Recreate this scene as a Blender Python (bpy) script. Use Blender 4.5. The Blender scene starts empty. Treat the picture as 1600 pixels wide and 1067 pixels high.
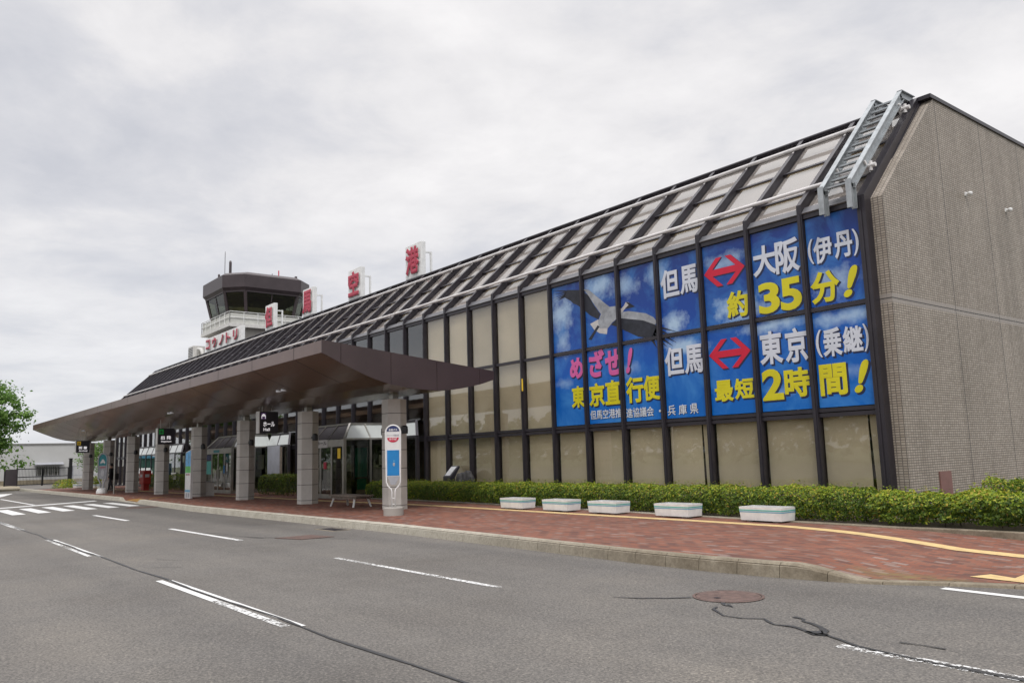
import bpy, bmesh, math, random
import numpy as np
from mathutils import Vector, Matrix
R = math.radians
rng = np.random.default_rng(7)
random.seed(7)
scn = bpy.context.scene
COL = scn.collection

# ------------------------------------------------------------------ camera
CAM = Vector((8.718, -16.799, 1.65))
yaw, pitch, roll, F = R(51.467), R(8.035), R(-1.688), 1264.9
fwd = Vector((-math.sin(yaw)*math.cos(pitch), math.cos(yaw)*math.cos(pitch), math.sin(pitch)))
rgt = Vector((math.cos(yaw), math.sin(yaw), 0))
upv = rgt.cross(fwd)
r_ = math.cos(roll)*rgt + math.sin(roll)*upv
u_ = -math.sin(roll)*rgt + math.cos(roll)*upv
cam = bpy.data.cameras.new('camera')
cam.sensor_width = 36
cam.lens = F*36/1600
cam.clip_end = 3000
camo = bpy.data.objects.new('camera', cam)
camo.matrix_world = Matrix(((r_.x, u_.x, -fwd.x, CAM.x), (r_.y, u_.y, -fwd.y, CAM.y), (r_.z, u_.z, -fwd.z, CAM.z), (0, 0, 0, 1)))
COL.objects.link(camo)
scn.camera = camo
scn.view_settings.view_transform = 'Standard'
scn.view_settings.look = 'None'
scn.view_settings.exposure = 0.0
scn.view_settings.gamma = 1.0

# ------------------------------------------------------------------ sky and sun
SUN_EL, SUN_AZ = R(56), R(-38)      # azimuth from +X towards +Y
world = bpy.data.worlds.new('World')
scn.world = world
world.use_nodes = True
nt = world.node_tree
nt.nodes.clear()
def N(nt, t, **k):
    n = nt.nodes.new(t)
    for a, b in k.items():
        if a.startswith('i_'):
            key = a[2:]
            key = int(key) if key.isdigit() else key.replace('_', ' ')
            n.inputs[key].default_value = b
        else:
            setattr(n, a, b)
    return n
def math_node(nt, op, a, b=None, c=None, clamp=False):
    n = nt.nodes.new('ShaderNodeMath'); n.operation = op; n.use_clamp = clamp
    for i, v in enumerate((a, b, c)):
        if v is None: continue
        if isinstance(v, (int, float)): n.inputs[i].default_value = v
        else: nt.links.new(v, n.inputs[i])
    return n.outputs[0]
def ramp(nt, fac, stops, interp='LINEAR'):
    n = nt.nodes.new('ShaderNodeValToRGB')
    n.color_ramp.interpolation = interp
    e = n.color_ramp.elements
    while len(e) < len(stops): e.new(0.5)
    for k, (p, c) in enumerate(stops):
        e[k].position = p
        e[k].color = (*c, 1) if len(c) == 3 else c
    if fac is not None: nt.links.new(fac, n.inputs[0])
    return n.outputs[0]
def mixc(nt, fac, a, b, mode='MIX'):
    n = nt.nodes.new('ShaderNodeMix'); n.data_type = 'RGBA'; n.blend_type = mode
    for i, v in ((0, fac), (6, a), (7, b)):
        if isinstance(v, (int, float)): n.inputs[i].default_value = v
        elif isinstance(v, tuple): n.inputs[i].default_value = (*v, 1)
        else: nt.links.new(v, n.inputs[i])
    return n.outputs[2]
tc = N(nt, 'ShaderNodeTexCoord')
sep = N(nt, 'ShaderNodeSeparateXYZ'); nt.links.new(tc.outputs['Generated'], sep.inputs[0])
zc = math_node(nt, 'ADD', math_node(nt, 'MAXIMUM', sep.outputs[2], 0.0), 0.16)
comb = N(nt, 'ShaderNodeCombineXYZ')
nt.links.new(math_node(nt, 'DIVIDE', sep.outputs[0], zc), comb.inputs[0])
nt.links.new(math_node(nt, 'DIVIDE', sep.outputs[1], zc), comb.inputs[1])
n1 = N(nt, 'ShaderNodeTexNoise', i_Scale=0.8, i_Detail=9.0, i_Roughness=0.58, i_Distortion=0.4)
n2 = N(nt, 'ShaderNodeTexNoise', i_Scale=2.8, i_Detail=8.0, i_Roughness=0.58, i_Distortion=0.25)
mp = N(nt, 'ShaderNodeMapping'); mp.inputs['Scale'].default_value = (1, 1, 1); mp.inputs['Location'].default_value = (3.1, 1.7, 0)
nt.links.new(comb.outputs[0], mp.inputs[0])
nt.links.new(mp.outputs[0], n1.inputs[0]); nt.links.new(mp.outputs[0], n2.inputs[0])
cl = math_node(nt, 'ADD', math_node(nt, 'MULTIPLY', n1.outputs[0], 0.66), math_node(nt, 'MULTIPLY', n2.outputs[0], 0.34))
ccol = ramp(nt, cl, [(0.36, (6.4, 6.5, 7.0)), (0.44, (7.4, 7.4, 7.75)), (0.51, (8.7, 8.55, 8.65)), (0.60, (9.9, 9.7, 9.7))])
# lower sky a little bluer, zenith of an overcast sky brighter than its horizon
hz = math_node(nt, 'MULTIPLY_ADD', sep.outputs[2], -3.2, 1.0, clamp=True)
ccol = mixc(nt, math_node(nt, 'MULTIPLY', hz, 0.5), ccol, (6.9, 7.25, 7.95))
zen = N(nt, 'ShaderNodeMapRange', interpolation_type='SMOOTHSTEP')
nt.links.new(sep.outputs[2], zen.inputs[0])
zen.inputs[1].default_value = 0.48; zen.inputs[2].default_value = 0.95; zen.inputs[3].default_value = 1.0; zen.inputs[4].default_value = 2.5
vm = N(nt, 'ShaderNodeVectorMath', operation='SCALE')
nt.links.new(ccol, vm.inputs[0]); nt.links.new(zen.outputs[0], vm.inputs['Scale'])
sky = N(nt, 'ShaderNodeTexSky', sky_type='NISHITA', sun_disc=False, sun_elevation=SUN_EL, sun_rotation=R(90)-SUN_AZ)
fin = mixc(nt, 0.06, vm.outputs[0], sky.outputs[0])
bg = N(nt, 'ShaderNodeBackground', i_Strength=0.1)
nt.links.new(fin, bg.inputs[0])
wo = N(nt, 'ShaderNodeOutputWorld'); nt.links.new(bg.outputs[0], wo.inputs[0])

sl = bpy.data.lights.new('sun', 'SUN'); sl.energy = 1.5; sl.angle = R(14); sl.color = (1.0, 0.965, 0.92)
so = bpy.data.objects.new('sun', sl); COL.objects.link(so)
sd = Vector((math.cos(SUN_EL)*math.cos(SUN_AZ), math.cos(SUN_EL)*math.sin(SUN_AZ), math.sin(SUN_EL)))
so.rotation_euler = (-sd).to_track_quat('-Z', 'Y').to_euler()
so.location = (20, -40, 60)

# ------------------------------------------------------------------ materials
def new_mat(name):
    m = bpy.data.materials.new(name); m.use_nodes = True
    nt = m.node_tree; b = nt.nodes['Principled BSDF']
    return m, nt, b
def M(name, col, rough=0.6, metal=0.0, var=0.12, scale=3.0, bump=0.0, bscale=60.0, emit=0.0, spec=0.5, rnd=0.0):
    m, nt, b = new_mat(name)
    t = N(nt, 'ShaderNodeTexCoord')
    n = N(nt, 'ShaderNodeTexNoise', i_Scale=scale, i_Detail=5.0, i_Roughness=0.6)
    nt.links.new(t.outputs['Object'], n.inputs[0])
    lo = tuple(max(0, c*(1-var)) for c in col); hi = tuple(min(1, c*(1+var)) for c in col)
    c = ramp(nt, n.outputs[0], [(0.32, lo), (0.68, hi)])
    if rnd:       # tone differs a little from piece to piece
        oi = N(nt, 'ShaderNodeObjectInfo')
        c = mixc(nt, 1.0, c, ramp(nt, oi.outputs['Random'], [(0, (1-rnd,)*3), (1, (1+rnd,)*3)]), 'MULTIPLY')
    nt.links.new(c, b.inputs['Base Color'])
    b.inputs['Roughness'].default_value = rough
    b.inputs['Metallic'].default_value = metal
    b.inputs['Specular IOR Level'].default_value = spec
    if emit:
        nt.links.new(c, b.inputs['Emission Color']); b.inputs['Emission Strength'].default_value = emit
    if bump:
        n2 = N(nt, 'ShaderNodeTexNoise', i_Scale=bscale, i_Detail=3.0)
        nt.links.new(t.outputs['Object'], n2.inputs[0])
        bp = N(nt, 'ShaderNodeBump', i_Strength=bump, i_Distance=0.01)
        nt.links.new(n2.outputs[0], bp.inputs['Height']); nt.links.new(bp.outputs[0], b.inputs['Normal'])
    return m
def glass(name, tint, boost=1.0, rough=0.015):
    m, nt, b = new_mat(name); nt.nodes.remove(b)
    out = [n for n in nt.nodes if n.type == 'OUTPUT_MATERIAL'][0]
    tr = N(nt, 'ShaderNodeBsdfTransparent'); tr.inputs[0].default_value = (*tint, 1)
    gl = N(nt, 'ShaderNodeBsdfGlossy'); gl.inputs['Roughness'].default_value = rough
    gl.inputs['Color'].default_value = (0.95, 0.97, 0.97, 1)
    t = N(nt, 'ShaderNodeTexCoord')
    nn = N(nt, 'ShaderNodeTexNoise', i_Scale=0.9, i_Detail=2.0); nt.links.new(t.outputs['Object'], nn.inputs[0])
    bp = N(nt, 'ShaderNodeBump', i_Strength=0.08, i_Distance=0.02); nt.links.new(nn.outputs[0], bp.inputs['Height'])
    nt.links.new(bp.outputs[0], gl.inputs['Normal'])
    fr = N(nt, 'ShaderNodeFresnel', i_IOR=1.55)
    mx = N(nt, 'ShaderNodeMixShader')
    ge = N(nt, 'ShaderNodeNewGeometry')       # only the outer face mirrors, the exit face just lets light through
    nt.links.new(math_node(nt, 'MULTIPLY', math_node(nt, 'MULTIPLY', fr.outputs[0], boost, clamp=True), math_node(nt, 'SUBTRACT', 1.0, ge.outputs['Backfacing'])), mx.inputs[0])
    nt.links.new(tr.outputs[0], mx.inputs[1]); nt.links.new(gl.outputs[0], mx.inputs[2])
    nt.links.new(mx.outputs[0], out.inputs[0])
    return m
def obj_xyz(nt):
    t = N(nt, 'ShaderNodeTexCoord'); s = N(nt, 'ShaderNodeSeparateXYZ')
    nt.links.new(t.outputs['Object'], s.inputs[0])
    return t.outputs['Object'], s.outputs
def line_mask(nt, v, w):      # 1 where |v| < w
    return math_node(nt, 'LESS_THAN', math_node(nt, 'ABSOLUTE', v), w)

def asphalt():
    m, nt, b = new_mat('asphalt')
    co, (x, y, z) = obj_xyz(nt)
    big = N(nt, 'ShaderNodeTexNoise', i_Scale=0.22, i_Detail=6.0, i_Roughness=0.6); nt.links.new(co, big.inputs[0])
    med = N(nt, 'ShaderNodeTexNoise', i_Scale=2.3, i_Detail=4.0, i_Roughness=0.65); nt.links.new(co, med.inputs[0])
    # wheel tracks run along the road
    mp = N(nt, 'ShaderNodeMapping'); mp.inputs['Scale'].default_value = (0.03, 0.9, 1); nt.links.new(co, mp.inputs[0])
    trk = N(nt, 'ShaderNodeTexNoise', i_Scale=1.0, i_Detail=2.0); nt.links.new(mp.outputs[0], trk.inputs[0])
    fine = N(nt, 'ShaderNodeTexVoronoi', i_Scale=78.0); nt.links.new(co, fine.inputs[0])
    fine2 = N(nt, 'ShaderNodeTexNoise', i_Scale=34.0, i_Detail=3.0, i_Roughness=0.75); nt.links.new(co, fine2.inputs[0])
    c = ramp(nt, big.outputs[0], [(0.3, (0.126, 0.117, 0.108)), (0.5, (0.145, 0.137, 0.129)), (0.72, (0.170, 0.157, 0.142))])
    c = mixc(nt, 0.6, c, ramp(nt, trk.outputs[0], [(0.3, (0.76, 0.76, 0.77)), (0.7, (1.16, 1.15, 1.12))]), 'MULTIPLY')
    c = mixc(nt, 0.5, c, ramp(nt, med.outputs[0], [(0.3, (0.88, 0.88, 0.88)), (0.7, (1.12, 1.12, 1.11))]), 'MULTIPLY')
    c = mixc(nt, 0.75, c, ramp(nt, fine2.outputs[0], [(0.25, (0.42, 0.42, 0.43)), (0.5, (1, 1, 1)), (0.78, (1.85, 1.8, 1.7))]), 'MULTIPLY')
    c = mixc(nt, 0.6, c, ramp(nt, fine.outputs['Color'], [(0.1, (0.52, 0.52, 0.53)), (0.6, (1.0, 1.0, 1.0)), (0.93, (1.7, 1.66, 1.6))]), 'MULTIPLY')
    nt.links.new(c, b.inputs['Base Color']); b.inputs['Roughness'].default_value = 0.88
    b.inputs['Specular IOR Level'].default_value = 0.25
    bp = N(nt, 'ShaderNodeBump', i_Strength=0.5, i_Distance=0.006)
    nt.links.new(fine2.outputs[0], bp.inputs['Height']); nt.links.new(bp.outputs[0], b.inputs['Normal'])
    return m
def paint(name, col, wear):
    m, nt, b = new_mat(name)
    out = [n for n in nt.nodes if n.type == 'OUTPUT_MATERIAL'][0]
    co, (x, y, z) = obj_xyz(nt)
    n = N(nt, 'ShaderNodeTexNoise', i_Scale=20.0, i_Detail=7.0, i_Roughness=0.78); nt.links.new(co, n.inputs[0])
    n3 = N(nt, 'ShaderNodeTexNoise', i_Scale=0.5, i_Detail=1.0); nt.links.new(co, n3.inputs[0])
    c = ramp(nt, n.outputs[0], [(0.3, tuple(k*0.82 for k in col)), (0.6, col)])
    nt.links.new(c, b.inputs['Base Color']); b.inputs['Roughness'].default_value = 0.7
    tr = N(nt, 'ShaderNodeBsdfTransparent'); mx = N(nt, 'ShaderNodeMixShader')
    v = math_node(nt, 'ADD', n.outputs[0], math_node(nt, 'MULTIPLY', math_node(nt, 'SUBTRACT', n3.outputs[0], 0.5), 0.45))
    a = math_node(nt, 'GREATER_THAN', v, wear)
    nt.links.new(a, mx.inputs[0]); nt.links.new(tr.outputs[0], mx.inputs[1]); nt.links.new(b.outputs[0], mx.inputs[2])
    nt.links.new(mx.outputs[0], out.inputs[0])
    return m
def paving():
    m, nt, b = new_mat('brick_paving')
    co, (x, y, z) = obj_xyz(nt)
    br = N(nt, 'ShaderNodeTexBrick', offset=0.5)
    br.inputs['Scale'].default_value = 1.0
    br.inputs['Brick Width'].default_value = 0.212; br.inputs['Row Height'].default_value = 0.106
    br.inputs['Mortar Size'].default_value = 0.006; br.inputs['Mortar Smooth'].default_value = 0.2
    br.inputs['Color1'].default_value = (0.0, 0.0, 0.0, 1); br.inputs['Color2'].default_value = (1, 1, 1, 1); br.inputs['Mortar'].default_value = (0.5, 0.5, 0.5, 1)
    nt.links.new(co, br.inputs[0])
    c = ramp(nt, br.outputs['Color'], [(0.0, (0.125, 0.062, 0.050)), (0.3, (0.195, 0.080, 0.054)), (0.6, (0.245, 0.098, 0.062)), (0.88, (0.205, 0.105, 0.076)), (1.0, (0.25, 0.18, 0.155))])
    n = N(nt, 'ShaderNodeTexNoise', i_Scale=1.1, i_Detail=6.0, i_Roughness=0.65); nt.links.new(co, n.inputs[0])
    c = mixc(nt, 0.8, c, ramp(nt, n.outputs[0], [(0.3, (0.78, 0.74, 0.74)), (0.7, (1.2, 1.18, 1.16))]), 'MULTIPLY')
    c = mixc(nt, br.outputs['Fac'], c, (0.11, 0.085, 0.075))
    # moss along the lowered kerb at the crossing
    mo = N(nt, 'ShaderNodeTexNoise', i_Scale=7.0, i_Detail=5.0); nt.links.new(co, mo.inputs[0])
    dx = math_node(nt, 'DIVIDE', math_node(nt, 'SUBTRACT', x, 3.75), 0.75)
    dy = math_node(nt, 'DIVIDE', math_node(nt, 'ADD', y, 6.72), 0.33)
    d = math_node(nt, 'SQRT', math_node(nt, 'ADD', math_node(nt, 'MULTIPLY', dx, dx), math_node(nt, 'MULTIPLY', dy, dy)))
    f = math_node(nt, 'MULTIPLY', math_node(nt, 'SUBTRACT', 1.35, d, clamp=True), math_node(nt, 'MULTIPLY_ADD', mo.outputs[0], 2.6, -0.75, clamp=True))
    c = mixc(nt, f, c, (0.19, 0.145, 0.062))
    nt.links.new(c, b.inputs['Base Color']); b.inputs['Roughness'].default_value = 0.85
    b.inputs['Specular IOR Level'].default_value = 0.3
    bp = N(nt, 'ShaderNodeBump', i_Strength=0.6, i_Distance=0.006, invert=True)
    nt.links.new(br.outputs['Fac'], bp.inputs['Height']); nt.links.new(bp.outputs[0], b.inputs['Normal'])
    return m
def tiles():
    m, nt, b = new_mat('wall_tiles')
    co, (x, y, z) = obj_xyz(nt)
    g = N(nt, 'ShaderNodeNewGeometry'); gs = N(nt, 'ShaderNodeSeparateXYZ'); nt.links.new(g.outputs['Normal'], gs.inputs[0])
    side = math_node(nt, 'GREATER_THAN', math_node(nt, 'ABSOLUTE', gs.outputs[0]), 0.6)
    u = math_node(nt, 'ADD', math_node(nt, 'MULTIPLY', side, y), math_node(nt, 'MULTIPLY', math_node(nt, 'SUBTRACT', 1.0, side), x))
    cv = N(nt, 'ShaderNodeCombineXYZ'); nt.links.new(u, cv.inputs[0]); nt.links.new(z, cv.inputs[1])
    br = N(nt, 'ShaderNodeTexBrick', offset=0.0)
    br.inputs['Scale'].default_value = 1.0
    br.inputs['Brick Width'].default_value = 0.105; br.inputs['Row Height'].default_value = 0.0545
    br.inputs['Mortar Size'].default_value = 0.0085; br.inputs['Mortar Smooth'].default_value = 0.1
    br.inputs['Color1'].default_value = (0.315, 0.270, 0.218, 1); br.inputs['Color2'].default_value = (0.415, 0.366, 0.306, 1)
    br.inputs['Mortar'].default_value = (0.125, 0.11, 0.095, 1)
    nt.links.new(cv.outputs[0], br.inputs[0])
    n = N(nt, 'ShaderNodeTexNoise', i_Scale=0.8, i_Detail=6.0, i_Roughness=0.6); nt.links.new(co, n.inputs[0])
    c = mixc(nt, 0.7, br.outputs['Color'], ramp(nt, n.outputs[0], [(0.3, (0.86, 0.85, 0.84)), (0.7, (1.13, 1.12, 1.13))]), 'MULTIPLY')
    # rain streaks below the coping
    sm_ = N(nt, 'ShaderNodeMapping'); sm_.inputs['Scale'].default_value = (1.0, 1.7, 0.10); nt.links.new(co, sm_.inputs[0])
    sn = N(nt, 'ShaderNodeTexNoise', i_Scale=1.6, i_Detail=5.0, i_Roughness=0.6); nt.links.new(sm_.outputs[0], sn.inputs[0])
    c = mixc(nt, 0.8, c, ramp(nt, sn.outputs[0], [(0.34, (0.80, 0.79, 0.78)), (0.5, (1, 1, 1)), (0.7, (1.08, 1.08, 1.08))]), 'MULTIPLY')
    # soldier course and joint at first-floor level
    dz = math_node(nt, 'SUBTRACT', z, 4.78)
    c = mixc(nt, math_node(nt, 'MULTIPLY', line_mask(nt, dz, 0.098), 0.75), c, (0.33, 0.30, 0.275))
    j = line_mask(nt, dz, 0.011)
    mo = math_node(nt, 'SUBTRACT', math_node(nt, 'FLOORED_MODULO', math_node(nt, 'SUBTRACT', y, 3.33-1.26), 2.52), 1.26)
    jv = math_node(nt, 'MULTIPLY', math_node(nt, 'MULTIPLY', line_mask(nt, mo, 0.011), side), math_node(nt, 'GREATER_THAN', y, 2.0))
    c = mixc(nt, math_node(nt, 'MAXIMUM', j, jv), c, (0.035, 0.033, 0.032))
    nt.links.new(c, b.inputs['Base Color']); b.inputs['Roughness'].default_value = 0.55
    bp = N(nt, 'ShaderNodeBump', i_Strength=0.5, i_Distance=0.006, invert=True)
    nt.links.new(br.outputs['Fac'], bp.inputs['Height']); nt.links.new(bp.outputs[0], b.inputs['Normal'])
    return m
def leaf(name, stops, trans=0.35):
    m, nt, b = new_mat(name)
    out = [n for n in nt.nodes if n.type == 'OUTPUT_MATERIAL'][0]
    g = N(nt, 'ShaderNodeNewGeometry')
    c = ramp(nt, g.outputs['Random Per Island'], stops)
    nt.links.new(c, b.inputs['Base Color']); b.inputs['Roughness'].default_value = 0.5
    b.inputs['Specular IOR Level'].default_value = 0.35
    t = N(nt, 'ShaderNodeBsdfTranslucent'); nt.links.new(c, t.inputs[0])
    mx = N(nt, 'ShaderNodeMixShader', i_0=trans)
    nt.links.new(b.outputs[0], mx.inputs[1]); nt.links.new(t.outputs[0], mx.inputs[2]); nt.links.new(mx.outputs[0], out.inputs[0])
    return m
def kerb_stone():
    m, nt, b = new_mat('kerb_stone')
    co, (x, y, z) = obj_xyz(nt)
    n = N(nt, 'ShaderNodeTexNoise', i_Scale=2.2, i_Detail=8.0, i_Roughness=0.7); nt.links.new(co, n.inputs[0])
    n2 = N(nt, 'ShaderNodeTexNoise', i_Scale=22.0, i_Detail=4.0, i_Roughness=0.7); nt.links.new(co, n2.inputs[0])
    old = ramp(nt, n.outputs[0], [(0.28, (0.13, 0.105, 0.072)), (0.5, (0.225, 0.19, 0.14)), (0.7, (0.33, 0.29, 0.225))])
    new = ramp(nt, n.outputs[0], [(0.25, (0.34, 0.31, 0.25)), (0.5, (0.45, 0.42, 0.355)), (0.75, (0.52, 0.49, 0.42))])
    f = math_node(nt, 'MULTIPLY_ADD', math_node(nt, 'ADD', x, math_node(nt, 'MULTIPLY', n.outputs[0], 5.0)), 0.14, 0.62, clamp=True)
    c = mixc(nt, f, new, old)
    c = mixc(nt, 0.7, c, ramp(nt, n2.outputs[0], [(0.3, (0.7, 0.69, 0.67)), (0.7, (1.22, 1.22, 1.2))]), 'MULTIPLY')
    nt.links.new(c, b.inputs['Base Color']); b.inputs['Roughness'].default_value = 0.9
    bp = N(nt, 'ShaderNodeBump', i_Strength=0.5, i_Distance=0.01)
    nt.links.new(n2.outputs[0], bp.inputs['Height']); nt.links.new(bp.outputs[0], b.inputs['Normal'])
    return m
def poster_sky():
    # the printed sky of the advertising panels: deep blue with white clouds
    m, nt, b = new_mat('printed_sky')
    co, (x, y, z) = obj_xyz(nt)
    n = N(nt, 'ShaderNodeTexNoise', i_Scale=0.75, i_Detail=9.0, i_Roughness=0.62, i_Distortion=0.6); nt.links.new(co, n.inputs[0])
    n2 = N(nt, 'ShaderNodeTexNoise', i_Scale=2.4, i_Detail=8.0, i_Roughness=0.65); nt.links.new(co, n2.inputs[0])
    h = math_node(nt, 'MULTIPLY_ADD', z, 0.205, -0.43, clamp=True)
    base = ramp(nt, h, [(0.0, (0.0, 0.135, 0.50)), (0.42, (0.003, 0.088, 0.42)), (0.65, (0.008, 0.058, 0.315)), (1.0, (0.012, 0.038, 0.20))])
    base = mixc(nt, ramp(nt, n.outputs[0], [(0.45, (0, 0, 0)), (0.75, (0.85, 0.85, 0.85))]), base, (0.06, 0.26, 0.62))
    def blob(cx, cz, rx, rz, k):
        dx = math_node(nt, 'DIVIDE', math_node(nt, 'SUBTRACT', x, cx), rx)
        dz = math_node(nt, 'DIVIDE', math_node(nt, 'SUBTRACT', z, cz), rz)
        d = math_node(nt, 'SQRT', math_node(nt, 'ADD', math_node(nt, 'MULTIPLY', dx, dx), math_node(nt, 'MULTIPLY', dz, dz)))
        v = math_node(nt, 'ADD', math_node(nt, 'SUBTRACT', 1.0, d), math_node(nt, 'MULTIPLY', math_node(nt, 'SUBTRACT', n2.outputs[0], 0.5), 2.2))
        return math_node(nt, 'MULTIPLY', math_node(nt, 'MULTIPLY', v, 1.15, clamp=True), k)
    tot = None
    for a in [(-3.2, 5.15, .95, .42, .95), (-2.6, 4.55, .9, .2, .8), (-5.4, 5.05, .5, .35, .9), (-5.2, 4.4, .8, .3, .8), (-10.0, 6.0, .75, .65, .8), (-8.3, 6.6, .9, .5, .75), (-7.2, 6.4, .6, .45, .6),
              (-5.9, 6.5, .5, .5, .55), (-3.7, 6.4, .8, .3, .55), (-.8, 5.35, .7, .5, .6), (-.6, 4.5, .9, .22, .7), (-2.2, 4.6, .9, .22, .75), (-9.9, 3.85, .5, .2, .4), (-7.2, 4.0, .6, .25, .35), (-.6, 3.3, .7, .2, .3), (-2.3, 2.95, .5, .16, .35), (-9.9, 5.1, .35, .5, .6)]:
        v = blob(*a)
        tot = v if tot is None else math_node(nt, 'MAXIMUM', tot, v)
    c = mixc(nt, tot, base, (0.44, 0.60, 0.76))
    nt.links.new(c, b.inputs['Base Color']); b.inputs['Roughness'].default_value = 0.35
    b.inputs['Specular IOR Level'].default_value = 0.35
    return m

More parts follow.
